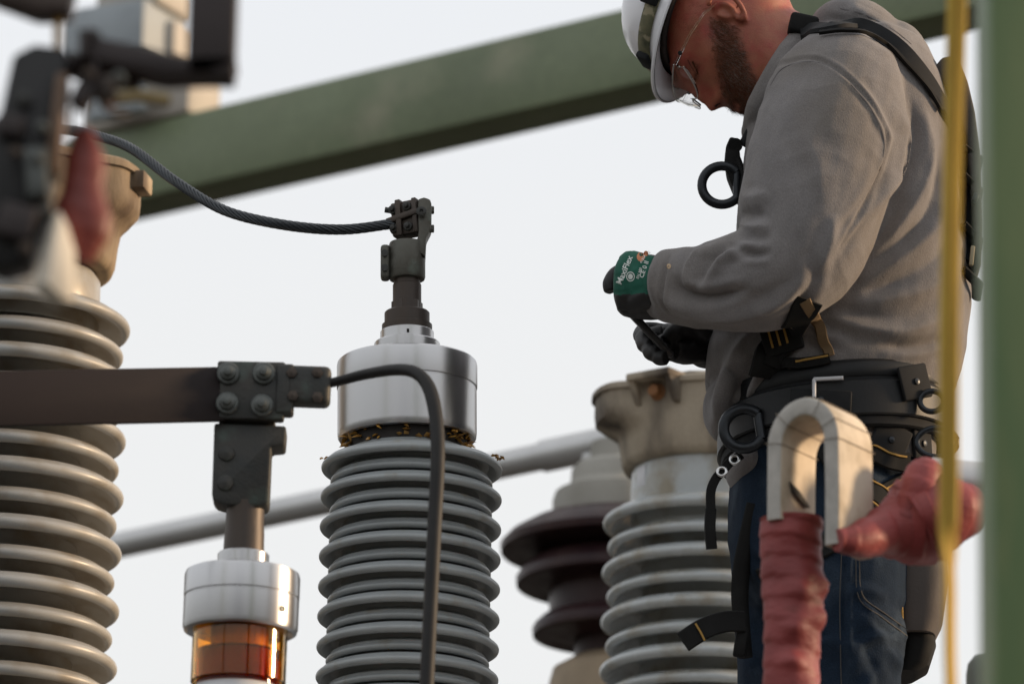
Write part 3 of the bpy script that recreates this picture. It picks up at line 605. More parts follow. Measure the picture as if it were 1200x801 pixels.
# added unseen tree ring: hides the low sky to darken undersides and reflections
tr = MB(); rows = []; nT = 720
for lvl in range(7):
    ring = []
    for j in range(nT):
        a = 2 * math.pi * j / nT; h = 11.5 + 2.2 * noise.noise(Vector((math.cos(a) * 9, math.sin(a) * 9, 0))) + 1.3 * noise.noise(Vector((math.cos(a) * 60, math.sin(a) * 60, 3)))
        t = lvl / 6; rr = 88 + 5 * math.sin(t * 2.6) * -1 + 2.5 * noise.noise(Vector((math.cos(a) * 50, math.sin(a) * 50, t * 4))) + (3 if lvl == 6 else 0)
        ring.append(Vector((rr * math.cos(a), rr * math.sin(a), h * t - .3)))
    rows.append(ring)
tr.grid(rows, True, False)
tl = tag(tr.obj('added_treeline', mat('tree_foliage', (.05, .07, .03), .9, namt=.5, nscale=1.2), None), 'added unseen belt of dark trees that hides the low sky', 'trees', kind='stuff')

# ------------------------------------------------------------------ the worker
YH = 8.63
S = mpp(at(980, 300, YH))
def P(px, py, dy=0.): return at(px, py, YH + dy)
M_SKIN = mat('skin', (.42, .145, .082), .5, col2=(.32, .09, .052), nscale=22, bump=.5, bscale=420, bdist=.001, col3=(.37, .07, .05), n3scale=34, n3lo=.45, n3hi=.7, fine=.2, fscale=500)
bs = M_SKIN.node_tree.nodes['Principled BSDF']; bs.inputs['Subsurface Weight'].default_value = .12; bs.inputs['Subsurface Radius'].default_value = (.010, .004, .002); bs.inputs['Subsurface Scale'].default_value = .5
M_HOOD = mat('grey_fleece', (.248, .234, .234), .98, spec=.15, col2=(.195, .184, .185), nscale=26, stretch=(1, 1, .55), bump=.6, bscale=460, bdist=.0014, sheen=.12, fine=.30, fscale=520, col3=(.185, .165, .15), n3scale=5, n3lo=.5, n3hi=.7)
M_JEAN = mat('denim', (.017, .032, .057), .92, spec=.15, col2=(.009, .017, .032), nscale=9, bump=.8, bscale=420, bdist=.0014, fine=.45, fscale=480, col3=(.060, .086, .122), n3scale=9, n3lo=.52, n3hi=.78)
M_WEB = mat('black_webbing', (.012, .012, .012), .8, spec=.2, namt=.4, nscale=40, bump=.35, bscale=600, bdist=.0006)
M_PAD = mat('charcoal_pad', (.021, .022, .024), .85, spec=.2, namt=.35, nscale=20, bump=.35, bscale=600, bdist=.0006)
M_BELT = mat('black_belt', (.010, .011, .013), .5, spec=.3, namt=.35, nscale=16, bump=.15, bscale=300)
M_STITCH = mat('yellow_stitch', (.38, .22, .05), .8, namt=.3)
M_STEELD = mat('dark_ring', (.03, .034, .04), .38, .6, namt=.35, nscale=30, rvar=.08)
M_STEEL = mat('bright_steel', (.62, .62, .62), .28, 1, namt=.2)
M_HAT = mat('white_hard_hat', (.74, .74, .78), .28, namt=.06, nscale=6, col3=(.55, .53, .52), n3scale=12, n3lo=.62, n3hi=.75, coat=.2)
M_HATIN = mat('liner_and_shade', (.06, .045, .04), .8, namt=.4, nscale=20)  # dark for the liner and for the shade inside the shell
M_CAMO = mat('camo_band', (.16, .15, .085), .85, col2=(.045, .05, .03), nscale=45, bump=.3, bscale=500, col3=(.26, .23, .15), n3scale=38, n3lo=.55, n3hi=.6)
M_GLOVE = mat('green_knit', (.008, .115, .075), .85, col2=(.006, .085, .055), nscale=30, bump=.5, bscale=1100, bdist=.0008, fine=.25, fscale=1500)
M_COAT = mat('black_coating', (.014, .013, .014), .6, namt=.35, nscale=50, bump=.4, bscale=500, bdist=.0006)
M_PRINT = mat('white_print', (.62, .66, .63), .7, namt=.15)
M_ORANGE = mat('orange_print', (.55, .20, .09), .7, namt=.2)
M_HAIR = mat('beard_hair', (.070, .028, .016), .7, spec=.08, col2=(.14, .058, .032), nscale=60)
M_GREY = mat('grey_hair', (.20, .165, .14), .7, spec=.08, namt=.3)
M_LEATH = mat('pouch_leather', (.075, .062, .055), .75, col2=(.05, .04, .036), nscale=14, bump=.4, bscale=160)
M_PHONE = mat('phone_shell', (.045, .045, .05), .3, namt=.3)
M_BOOT = mat('boot_leather', (.07, .045, .03), .7, namt=.3)

def remesh(mb, voxel, it):
    me = mb.mesh('tmp', [M_SKIN]); ob = bpy.data.objects.new('tmp', me); COL.objects.link(ob)
    r = ob.modifiers.new('r', 'REMESH'); r.mode = 'VOXEL'; r.voxel_size = voxel
    if it: q = ob.modifiers.new('s', 'SMOOTH'); q.factor = .5; q.iterations = it
    dg = bpy.context.evaluated_depsgraph_get(); dg.update()
    m2 = bpy.data.meshes.new_from_object(ob.evaluated_get(dg)); bpy.data.objects.remove(ob); bpy.data.meshes.remove(me)
    return m2
def arrays(me):
    n = len(me.vertices); co = np.empty(n * 3); me.vertices.foreach_get('co', co); nr = np.empty(n * 3); me.vertices.foreach_get('normal', nr)
    return co.reshape(-1, 3), nr.reshape(-1, 3)
def project(co):                    # photo-plane coordinates of body points (x right, z up), in photo pixels at the worker
    d = co - np.array(CAM); w_ = d @ np.array(fw); return np.stack([600 + F_PX * (d @ np.array(cr)) / w_, 400.5 - F_PX * (d @ np.array(cu)) / w_], 1)
def polydist(q, pts):
    best = np.full(len(q), 1e9); tt = np.zeros(len(q)); L = [0]
    pts = [np.array(p[:2], float) for p in pts]
    for a, b in zip(pts, pts[1:]): L.append(L[-1] + np.linalg.norm(b - a))
    for i, (a, b) in enumerate(zip(pts, pts[1:])):
        ab = b - a; t = np.clip(((q - a) @ ab) / (ab @ ab), 0, 1); dd = np.linalg.norm(q - a - t[:, None] * ab, axis=1)
        m = dd < best; best[m] = dd[m]; tt[m] = (L[i] + t[m] * np.linalg.norm(ab)) / L[-1]
    return best, tt
def sculpt(me, folds, wr=0., wscale=(9, 9, 9), wr2=0.):
    """cloth folds: ridges and creases laid along curves on the near side of the garment, plus loose wrinkles"""
    co, nr = arrays(me); q = project(co); side = np.clip((-nr[:, 1] + .15) / .4, 0, 1); off = np.zeros(len(co))
    for pts, amp, sig in folds:
        pts = [tuple(p) for p in spline(pts, 5)]
        a = np.array(pts); m = (q[:, 0] > a[:, 0].min() - 4 * sig) & (q[:, 0] < a[:, 0].max() + 4 * sig) & (q[:, 1] > a[:, 1].min() - 4 * sig) & (q[:, 1] < a[:, 1].max() + 4 * sig)
        if not m.any(): continue
        dd, tt = polydist(q[m], pts)
        tap = np.clip(np.minimum(tt, 1 - tt) * 4, 0, 1) ** .8
        sg_ = sig * .72; off[m] += 1.15 * amp * .001 * tap * (np.exp(-(dd / sg_) ** 1.5) - .4 * np.exp(-((dd - 2.1 * sg_) / sg_) ** 2)) * side[m]
    if wr:
        for i in range(len(co)):
            p = Vector(co[i]); v = Vector((p.x * wscale[0], p.y * wscale[1], p.z * wscale[2]))
            a = noise.noise(v + Vector((noise.noise(v * .6), 0, noise.noise(v * .6 + Vector((5, 0, 0))))) * .8)
            b = noise.noise(p * 42)
            off[i] += wr * .001 * (1 - (abs(a) ** .8) * 2.4) + wr2 * .001 * (b + .8 * (.4 - abs(noise.noise(Vector((p.x * 34 + p.z * 20, p.y * 30, p.z * 48 - p.x * 16))))))
    co = co + nr * off[:, None]
    ed = np.empty(len(me.edges) * 2, np.int32); me.edges.foreach_get('vertices', ed); ed = ed.reshape(-1, 2)
    for _ in range(1):
        acc_ = np.zeros_like(co); ct = np.zeros(len(co))
        np.add.at(acc_, ed[:, 0], co[ed[:, 1]]); np.add.at(acc_, ed[:, 1], co[ed[:, 0]]); np.add.at(ct, ed.ravel(), 1)
        co = co * .6 + (acc_ / np.maximum(ct, 1)[:, None]) * .4
    me.vertices.foreach_set('co', co.ravel()); me.update()
def as_obj(me, name, mats, parent, origin=None):
    me.name = name; me.materials.clear()
    for m in mats: me.materials.append(m)
    co, _ = arrays(me); c = Vector(((co[:, 0].min() + co[:, 0].max()) / 2, (co[:, 1].min() + co[:, 1].max()) / 2, co[:, 2].min())) if origin is None else origin
    me.vertices.foreach_set('co', (co - np.array(c)).ravel()); me.polygons.foreach_set('use_smooth', [True] * len(me.polygons)); me.update()
    o = bpy.data.objects.new(name, me); COL.objects.link(o); setm(o, T(*c), parent); return o
def tubep(mb, pts, n=20, sp=6, flat=None):       # (px, py, dy, r px)
    Q = spline(pts, sp); mb.tube([P(*p[:3]) for p in Q], [p[3] * S for p in Q], n, True, flat)
def ringp(cx, cy, rx, ry, dy=0., n=48, e=2.3):
    C = P(cx, cy) + Vector((0, dy, 0)); out = []
    for j in range(n):
        a = 2 * math.pi * j / n; c, s_ = math.cos(a), math.sin(a); f = (abs(c) ** e + abs(s_) ** e) ** (-1 / e)
        out.append(C + Vector((rx * S * c * f, ry * s_ * f, 0)))
    return out
def ballp(mb, px, py, dy, rx, ry, rz, rot=0.):
    mb.ball(T(*P(px, py, dy)) @ RY(rot), (rx * S, ry, rz * S))

# head frame: f towards the face, u towards the crown, l to the far side, in photo pixels
HO = P(855, 38)
F3 = Vector((-.34, 0, -.94)).normalized(); U3 = Vector((-.94, 0, .34)).normalized()
def roll(Uv, a): return (Uv * math.cos(a) + Vector((0, 1, 0)) * math.sin(a)), (Vector((0, 1, 0)) * math.cos(a) - Uv * math.sin(a))
HU, HL = roll(U3, R(7))
def H(f, u, l): return HO + (F3 * f + HU * u + HL * l) * S
hb = MB(); rows = []
prof = [(124, 8, -22, 14), (119, 38, -52, 34), (108, 62, -76, 47), (88, 82, -94, 56), (62, 92, -106, 60), (42, 97, -108, 61), (30, 99, -106, 60), (20, 96, -104, 59), (8, 92, -101, 58), (-4, 92.5, -97, 57.5), (-16, 94, -92, 57), (-28, 97, -84, 56), (-38, 101, -76, 54.5), (-46, 103.5, -68, 52.5), (-51, 102, -62, 51), (-56, 103, -56, 49), (-64, 106, -46, 45.5), (-73, 107, -36, 40), (-82, 103, -26, 33), (-90, 90, -12, 26), (-95, 60, 5, 16)]
NH = 96
for u, f, b, w_ in prof:
    ring = []; c0_ = (f + b) / 2; a0 = (f - b) / 2
    for j in range(NH):
        a = 2 * math.pi * j / NH; ca, sa_ = math.cos(a), math.sin(a); e = 2.25 if ca < 0 else 2.05
        ff = (abs(ca) ** e + abs(sa_) ** e) ** (-1 / e); x_, y_ = c0_ + a0 * ca * ff, w_ * sa_ * ff
        ring.append([x_, u, y_])
    rows.append(ring)
rows = np.array(rows)
rows[..., 0] -= 13; rows[..., 0] -= np.clip((rows[..., 1] - 26) / 26, 0, 1) * np.where(rows[..., 0] > 0, 30, 0); rows[..., 1] = np.where(rows[..., 1] > 60, 60 + (rows[..., 1] - 60) * .7, rows[..., 1]); rows[:, :, 1] = np.where(rows[:, :, 1] < 40, rows[:, :, 1] + 9, rows[:, :, 1] * .9 + 13); XO, UO = -13, 9   # seat the face on the neck
# denser in u
uu = []
for i in range(len(rows) - 1):
    for q in range(4): uu.append(rows[i] * (1 - q / 4) + rows[i + 1] * q / 4)
uu.append(rows[-1]); rows = np.array(uu)
X, Uc, Lc = rows[..., 0], rows[..., 1] - UO, rows[..., 2]
X -= XO
front = np.clip((X - 50) / 30, 0, 1)
def gs(u0_, l0, su, sl): return np.exp(-((Uc - u0_) / su) ** 2 - ((np.abs(Lc) - l0) / sl) ** 2) * front
X += 9.0 * np.exp(-((Uc - 2) / 16) ** 2 - (Lc / 7.5) ** 2) * front                       # bridge
X += 9.5 * np.exp(-((Uc + 12) / 12) ** 2 - (Lc / 8) ** 2) * front
X += 14.0 * np.exp(-((Uc + 24) / 8.5) ** 2 - (Lc / 10) ** 2) * front                     # tip
X += 7.0 * gs(-26, 13, 6, 6)                                                             # wings
X += 3.5 * gs(31, 20, 6, 18) - 8.5 * gs(12, 26, 9, 12) + 4.5 * gs(10, 27, 6, 9)           # brow, socket, lid
X += 3.0 * gs(-54, 0, 3.0, 17) + 2.4 * gs(-47.5, 0, 2.6, 16) - 2.6 * gs(-51, 0, 1.5, 20) # lips
X -= 2.5 * gs(-37, 0, 4, 6); X += 2 * gs(-72, 0, 8, 18); X -= 2.5 * gs(-61, 0, 4, 20)
ck = np.exp(-((Uc + 8) / 14) ** 2 - ((X - 62) / 22) ** 2); Lc += np.sign(Lc) * ck * 3.0   # cheek bone
tm = np.exp(-((Uc - 30) / 14) ** 2 - ((X - 62) / 20) ** 2); Lc -= np.sign(Lc) * tm * 3.5
X += XO; Uc = Uc + UO
hb.grid([[H(X[i, j], Uc[i, j], Lc[i, j]) for j in range(NH)] for i in range(len(rows))], True, True)
for sgn in (-1, 1):                                                                       # ears: shell, rim, lobe
    e0 = [(-2, 24), (-12, 24), (-20, 14), (-20, 0), (-14, -12), (-6, -20), (2, -22)]
    hb.tube([H(a + 2, b - 2, sgn * (58 + 6 + abs(a) * .35)) for a, b in [tuple(q) for q in spline(e0, 5)]], 3.6 * S, 10)
    hb.tube([H(a * .5 + 1, b * .55, sgn * (60 + abs(a) * .2)) for a, b in [tuple(q) for q in spline(e0, 5)]], 2.6 * S, 10)
    hb.tube([H(2, -14, sgn * 60), H(0, -20, sgn * 61), H(-3, -24, sgn * 61)], [4 * S, 5 * S, 4.2 * S], 10)
    hb.tube([H(4, -6, sgn * 58), H(5, 2, sgn * 61), H(4, 8, sgn * 58)], [3 * S, 3.4 * S, 3 * S], 10)
    hb.ball(Matrix.Translation(H(-7, 2, sgn * 56)) @ frame((0, 0, 0), HL, F3), (14 * S, 21 * S, 6 * S))
tubep(hb, [(872, 34, 0, 56), (898, 58, 0, 58), (932, 84, 0, 66), (970, 118, 0, 74)], 32)
hb.grid([ringp(*r) for r in [(985, 60, 45, .07), (1003, 85, 78, .15), (1000, 130, 92, .18), (995, 200, 105, .18), (992, 280, 112, .175), (982, 360, 118, .17), (978, 430, 112, .165), (975, 500, 100, .155), (970, 570, 98, .16), (962, 640, 92, .155)]], True, True)
tubep(hb, [(985, 105, -.15, 52), (965, 180, -.20, 50), (945, 250, -.235, 46), (922, 308, -.25, 40), (870, 332, -.245, 36), (825, 336, -.21, 30), (785, 334, -.165, 24), (758, 330, -.162, 20), (742, 330, -.155, 18)])
tubep(hb, [(985, 110, .15, 52), (955, 200, .22, 48), (930, 285, .25, 42), (895, 350, .2, 38), (850, 392, .10, 22), (815, 402, .04, 17), (792, 402, .01, 12)])
tubep(hb, [(985, 620, -.085, 58), (985, 760, -.09, 54), (985, 900, -.09, 44), (990, 1010, -.09, 40), (998, 1180, -.09, 28), (998, 1215, -.09, 28)])
tubep(hb, [(945, 620, .085, 58), (932, 760, .09, 54), (930, 900, .09, 44), (938, 1010, .09, 40), (950, 1180, .09, 28), (950, 1215, .09, 28)])
bm_ = remesh(hb, .0030, 3)
person = as_obj(bm_, 'person', [M_SKIN], None, P(975, 1222))
tag(person, 'worker in grey hoodie, white hard hat and safety harness, head bent over gloved hands', 'person')
PERSON = person

# beard and temple hair
co, nr = arrays(bm_); wco = co + np.array(WORLD['person'].translation); rel = (wco - np.array(HO)) / S
hf, hu, hl = rel @ np.array(F3), rel @ np.array(HU), rel @ np.array(HL)
up_l = np.interp(hf, [10, 28, 50, 72, 86, 94, 104], [24, 14, 2, -10, -24, -28, -31]); lo_l = np.interp(hf, [6, 22, 44, 66, 98], [-16, -27, -46, -64, -92])
lips = (np.abs(hl) < 16) & (hf > 83) & (np.abs(hu + 42) < 4)
mask = (hf > 10) & (hf < 106) & (hu < up_l) & (hu > lo_l) & (np.abs(hl) < 66) & ~lips & ~((hf > 95.5) & (hu > -27)) & ~((np.abs(hl) > 60) & (hf < 14))
temple = (hf > 0) & (hf < 34) & (hu > 24) & (hu < 60) & (np.abs(hl) > 40) & ~((np.abs(hl) > 60.5) & (hf < 8)); back = (hf < -28) & (hf > -112) & (hu > -22) & (hu < 60)
def strands(idx, n, L, w_, name, mats, dirf, cling=.5, seed=1):
    rr = random.Random(seed); mb = MB()
    for _ in range(n):
        i = idx[rr.randrange(len(idx))]; p = Vector(wco[i]); nv = Vector(nr[i]); dv = dirf(hf[i], hu[i], hl[i])
        j = Vector((rr.gauss(0, 1), rr.gauss(0, 1), rr.gauss(0, 1)))
        p = p + j * .0012 - nv * .0008; dv = (dv - nv * dv.dot(nv)).normalized(); g_ = (dv * cling + nv * (1 - cling) + j * .16).normalized()
        l_ = L * rr.uniform(.55, 1.25); sd_ = g_.cross(nv).normalized() * w_
        mid_ = p + g_ * l_ * .55; e_ = p + (g_ * .9 + dv * .35).normalized() * l_
        mb.add([p - sd_, p + sd_, mid_ + sd_ * .75, mid_ - sd_ * .75, e_], [(0, 1, 2, 3), (3, 2, 4)], 1 if rr.random() < (.30 if 24 < hf[i] < 70 and -62 < hu[i] < -18 else .08) else 0)
    o = mb.obj(name, mats, person, None, 180); o['kind'] = 'stuff'; return o
down = lambda f, u, l: (-HU * .8 + F3 * (.25 if f > 60 else .1))
edge_in = np.minimum(up_l - hu, hu - lo_l); soft = np.clip(edge_in / 14, 0, 1) * mask
fade = np.clip((edge_in + 5) / 20, 0, 1) * np.clip((hf - 4) / 14, 0, 1) * (np.abs(hl) < 70) * ~lips * ~((hf > 95.5) & (hu > -27)) * (hf < 110)
scalp = np.clip((-20 - hf) / 14, 0, 1) * np.clip((hu + 24) / 14, 0, 1) * (hf > -125) * .8; fade = np.maximum(fade, scalp)
att = bm_.attributes.new('stubble', 'FLOAT', 'POINT'); att.data.foreach_set('value', fade.astype(np.float32))
N_ = M_SKIN.node_tree.nodes; L_ = M_SKIN.node_tree.links; at_n = N_.new('ShaderNodeAttribute'); at_n.attribute_name = 'stubble'
tn_ = N_.new('ShaderNodeTexNoise'); tn_.inputs['Scale'].default_value = 420; tcn = N_.new('ShaderNodeTexCoord'); L_.new(tcn.outputs['Object'], tn_.inputs['Vector'])
mr_ = N_.new('ShaderNodeMapRange'); mr_.inputs[1].default_value = .3; mr_.inputs[2].default_value = .7; mr_.inputs[3].default_value = .35; mr_.inputs[4].default_value = 1.; L_.new(tn_.outputs[0], mr_.inputs[0])
mu_ = N_.new('ShaderNodeMath'); mu_.operation = 'MULTIPLY'; L_.new(at_n.outputs['Fac'], mu_.inputs[0]); L_.new(mr_.outputs[0], mu_.inputs[1])
mx_ = N_.new('ShaderNodeMix'); mx_.data_type = 'RGBA'; mx_.inputs[7].default_value = (.085, .034, .021, 1); src_ = bs.inputs['Base Color'].links[0].from_socket
L_.new(mu_.outputs[0], mx_.inputs[0]); L_.new(src_, mx_.inputs[6]); L_.new(mx_.outputs[2], bs.inputs['Base Color'])
rs_ = np.random.RandomState(4); strands(np.where(mask & (rs_.rand(len(soft)) < soft * .97 + .03))[0], 26000, .0085, .00013, 'beard', [M_HAIR, M_GREY], down, .62, 3)
strands(np.where(temple | back)[0], 9000, .0055, .00011, 'hair', [M_HAIR, M_GREY], lambda f, u, l: -HU * .7 - F3 * .6, .75, 5)
br_i = np.where((np.abs(hu - 38) < 4) & (hf > 62) & (np.abs(hl) > 8) & (np.abs(hl) < 46))[0]
if len(br_i): strands(br_i, 900, .007, .0002, 'eyebrow', [M_HAIR, M_GREY], lambda f, u, l: HL * (1 if l > 0 else -1) + HU * .3, .8, 8)
la = np.where((np.abs(hu - 15) < 1.6) & (hf > 60) & (np.abs(hl) > 14) & (np.abs(hl) < 40))[0]
if len(la): strands(la, 260, .007, .0002, 'eyelashes', [M_HAIR, M_HAIR], lambda f, u, l: -HU + F3, .3, 9)

# hard hat
HC = P(828, 8); Fh = Vector((-.49, 0, -.87)).normalized(); Uh0 = Vector((-.87, 0, .49)).normalized(); Uh, Lh = roll(Uh0, R(25))
def HT(f, u, l): return HC + (Fh * f + Uh * u + Lh * l) * S
hat = MB(); rows = []; nr_ = 80
def rimf(a, grow=0.):
    c, s_ = math.cos(a), math.sin(a); f = 100 * c; l = 82 * s_
    if c > 0: f += 30 * max(0, c) ** 1.5 * (1 - .25 * s_ * s_)
    return f * (1 + grow), l * (1 + grow)
def domef(a, t, sh=0.):           # t 0 rim .. 1 crown
    c, s_ = math.cos(a), math.sin(a); q = math.sqrt(max(0, 1 - t ** 2.15))
    rid = 3.2 * math.exp(-(s_ * q * 80 / 12) ** 2) * min(1, (1 - t) * 6) * (1 if t > .18 else t / .18)
    return ((97 - sh) * c * q, 12 + (90 - sh) * t + rid * (.3 + t), (76 - sh) * s_ * q)
ring0 = [(rimf(a), a) for a in [2 * math.pi * j / nr_ for j in range(nr_)]]
def drop(a): c = math.cos(a); return -6 * max(0, c) ** 2
rows.append([HT(f * .985, drop(a) - 3.0, l * .985) for (f, l), a in ring0])
rows.append([HT(f, drop(a) - 1.5, l) for (f, l), a in ring0])
rows.append([HT(f, drop(a) + .8, l) for (f, l), a in ring0])
rows.append([HT(f * .98, drop(a) + 2.2, l * .98) for (f, l), a in ring0])
rows.append([HT(*[p + q * 0 for p, q in zip(((domef(a, 0)[0] + 5 * math.cos(a)), 7, domef(a, 0)[2] + 4 * math.sin(a)), (0, 0, 0))]) for _, a in ring0])
for t in (0, .06, .14, .24, .36, .48, .6, .71, .81, .89, .95, .985): rows.append([HT(*domef(a, t)) for _, a in ring0])
hat.grid(rows, True, False); hat.add([HT(*domef(0, 1.0))] + rows[-1], [(0, j + 1, (j + 1) % nr_ + 1) for j in range(nr_)])
ins = [[HT(f * .975, drop(a) - 3.0, l * .975) for (f, l), a in ring0], [HT(domef(a, 0, 3)[0] * .99, 4, domef(a, 0, 3)[2] * .99) for _, a in ring0]] + [[HT(*domef(a, t, 4)) for _, a in ring0] for t in (.1, .3, .5, .7, .85, .95)]
hat.grid(ins[:2], True, False); hat.grid(ins[1:], True, False, 1)
hato = hat.obj('hard_hat', [M_HAT, M_HATIN], person, None, 35)
lin = MB(); lin.grid([[HT(88 * math.cos(a), z_, 72 * math.sin(a)) for a in [2 * math.pi * j / 48 for j in range(48)]] for z_ in (-2, 12)] + [[HT(85 * math.cos(a), z_, 69 * math.sin(a)) for a in [2 * math.pi * j / 48 for j in range(48)]] for z_ in (12, -2)], True, False)
lin.obj('liner_band', M_HATIN, hato)
bd = MB(); rows = []
for z_, o_ in ((15, 1.2), (17, 2.6), (25, 3.2), (33, 2.2), (35, .8)):
    t = (z_ - 12) / 90.; rows.append([HT(domef(a, t)[0] + o_ * math.cos(a), z_ + 8 * math.sin(a * 1 + .3) * .2, domef(a, t)[2] + o_ * math.sin(a)) for a in [2 * math.pi * j / 80 for j in range(80)]])
bd.grid(rows, True, False); bdo = bd.obj('headlamp_band', M_CAMO, hato, None, 60)
x = MB(); x.box(frame(HT(96, 24, -14), Uh, Fh), (9 * S, 30 * S, 17 * S), 3 * S); x.obj('headlamp', M_PAD, bdo)
x = MB(); x.box(frame(HT(44, 27, -70), Uh, (Fh * .8 + Lh * .5)), (10 * S, 8 * S, 24 * S), 2 * S); x.obj('band_buckle', M_WEB, bdo)
# safety glasses
gl = MB(); rows = []
for i in range(25):
    l = -60 + 120 * i / 24; bf = 95 - .0040 * l * l; tp_ = 35; bt = 3 + 8 * math.exp(-(l / 10) ** 2) + 20 * (abs(l) / 60) ** 3; tp_ -= 3 * (abs(l) / 60) ** 3
    rows.append([H(bf, tp_, l), H(bf + 1.8, (tp_ + bt) / 2, l), H(bf - 1, bt, l), H(bf - 3, bt, l * .985), H(bf - .2, (tp_ + bt) / 2, l * .985), H(bf - 2, tp_, l * .985)])
gl.grid(rows, True, True); glo = gl.obj('safety_glasses', M_CLEAR, person, None, 50)
x = MB(); x.tube([H(95 - .0040 * l * l, 35.5, l) for l in range(-60, 61, 6)], .8 * S, 8); x.obj('brow_bar', mat('pale_glint_frame', (.5, .47, .44), .2, namt=.2), glo)  # frame colour paled for the sky's reflection
x = MB(); x.tube([H(95.5 - .0040 * l * l, 3 + 8 * math.exp(-(l / 10) ** 2) + 20 * (abs(l) / 60) ** 3, l) for l in range(-60, 61, 5)], .75 * S, 8); x.obj('lens_edge_glint', bpy.data.materials['pale_glint_frame'], glo)  # added pale tube: sky glint along the lens edge put into colour
for sg in (-1, 1):
    x = MB(); x.tube([H(80, 34, sg * 60), H(42, 30, sg * 65), H(12, 24, sg * 65), H(-8, 14, sg * 65)], [1.6 * S, 1.4 * S, 1.4 * S, 1.2 * S], 8); x.obj('temple_arm', M_CLEAR, glo)
    x = MB(); x.lathe([(2.6 * S, -.001), (2.6 * S, .002), (.0003, .0025)], 12); x.obj('hinge_screw', M_WEB, glo, frame(H(66, 32.6, sg * 64), HL * sg, F3))

# hoodie
hd_ = MB()
hd_.grid([ringp(*r) for r in [(1000, 48, 58, .10), (1006, 66, 82, .155), (1006, 105, 100, .19), (1001, 160, 119, .205), (998, 230, 129, .207), (996, 300, 137, .203), (990, 360, 148, .198), (981, 410, 150, .196), (973, 450, 146, .192), (974, 480, 132, .184), (977, 505, 119, .175), (978, 535, 117, .172), (978, 556, 116, .171)]], True, True)
ballp(hd_, 856, 474, -.01, 33, .12, 40, 8); ballp(hd_, 876, 554, -.03, 27, .10, 21, 20)
ballp(hd_, 1008, 52, 0.0, 66, .135, 42, 25); ballp(hd_, 1050, 66, 0.0, 42, .11, 34, 40)
tubep(hd_, [(940, 42, -.082, 15), (912, 84, -.088, 16), (892, 122, -.07, 16), (884, 148, -.02, 15), (886, 152, .04, 15), (910, 110, .09, 16), (945, 60, .09, 16)], 14)
tubep(hd_, [(1000, 98, -.14, 66), (985, 112, -.17, 80), (970, 165, -.205, 86), (952, 235, -.235, 84), (935, 290, -.25, 76), (905, 320, -.255, 65), (868, 331, -.25, 57), (830, 335, -.215, 50), (800, 336, -.185, 45), (782, 335, -.168, 42), (772, 335, -.162, 38), (768, 334, -.16, 28)], 28)
tubep(hd_, [(985, 110, .16, 80), (955, 200, .225, 76), (930, 285, .25, 70), (895, 350, .2, 58), (855, 392, .11, 44), (840, 400, .08, 38)], 24)
tubep(hd_, [(908, 140, -.04, 30), (905, 195, -.04, 34), (900, 260, -.04, 36)], 24)
hm = remesh(hd_, .0036, 7)
FO = [([(901, 97), (916, 77), (950, 69), (980, 80), (1010, 109), (1028, 135), (1040, 168), (1032, 205), (1021, 228), (995, 270), (978, 300)], -4.5, 2.6),
      ([(1002, 96), (1022, 122), (1036, 150), (1050, 170)], 4, 6),
      ([(1047, 120), (1060, 160), (1046, 210), (1012, 255), (985, 285)], 9, 8), ([(1034, 185), (1030, 210), (1012, 244), (990, 275)], -4, 8),
      ([(1066, 110), (1074, 160), (1060, 210), (1040, 240)], -6, 7), ([(1084, 130), (1090, 180), (1078, 225), (1050, 268), (1020, 300)], 8, 9),
      ([(1100, 170), (1102, 210), (1085, 255), (1050, 292)], -6, 8), ([(1118, 190), (1112, 240), (1085, 280), (1040, 312), (1005, 330)], 7, 10),
      ([(1125, 260), (1100, 300), (1060, 325), (1010, 345)], -6, 9), ([(1130, 300), (1095, 335), (1040, 352), (985, 356)], 6, 10),
      ([(1110, 372), (1060, 388), (1010, 384), (970, 372)], 8, 10), ([(1120, 392), (1080, 404), (1030, 404)], -6, 7), ([(1000, 400), (960, 392), (930, 380)], 5, 8),
      ([(762, 310), (770, 340), (790, 356), (830, 371), (880, 368), (918, 352), (950, 322)], 9, 11), ([(790, 320), (797, 340), (812, 346), (836, 348), (880, 338)], -10, 8),
      ([(808, 343), (806, 318), (815, 300), (832, 288)], 8, 6), ([(820, 338), (824, 318), (836, 300), (858, 288)], -8, 6), ([(838, 322), (846, 304), (866, 292), (890, 288)], 6, 7),
      ([(852, 282), (866, 292), (886, 298), (906, 296)], -6, 6), ([(862, 262), (880, 268), (905, 266)], 6, 8), ([(864, 246), (880, 252), (900, 248)], -5, 7),
      ([(866, 228), (882, 232), (900, 226)], 4, 8), ([(1050, 160), (1044, 190), (1025, 235), (1000, 275), (985, 300)], -5, 6.5),
      ([(960, 300), (950, 335), (925, 362)], -4, 9), ([(978, 250), (972, 290), (955, 325)], 5, 10),
      ([(785, 297), (778, 318), (778, 345), (786, 370)], -5, 3.0), ([(768, 300), (764, 330), (770, 362)], 3, 5),
      ([(880, 385), (862, 420), (845, 460), (838, 500)], 10, 9), ([(902, 395), (882, 430), (862, 470), (850, 508)], -8, 8), ([(905, 410), (890, 440), (878, 472)], 9, 9), ([(850, 395), (838, 430), (830, 470)], -6, 8),
      ([(925, 395), (915, 430), (900, 455)], -6, 8), ([(965, 20), (1000, 30), (1040, 52), (1070, 74)], -5, 6), ([(990, 8), (1025, 22), (1058, 44)], 4, 7),
      ([(926, 60), (912, 84), (895, 118)], 3, 5), ([(940, 150), (960, 200), (965, 240)], 2.5, 14)]
sculpt(hm, FO, 1.3, (9, 9, 13), .45)
hoodie = as_obj(hm, 'hoodie', [M_HOOD], person)
HB_ = None
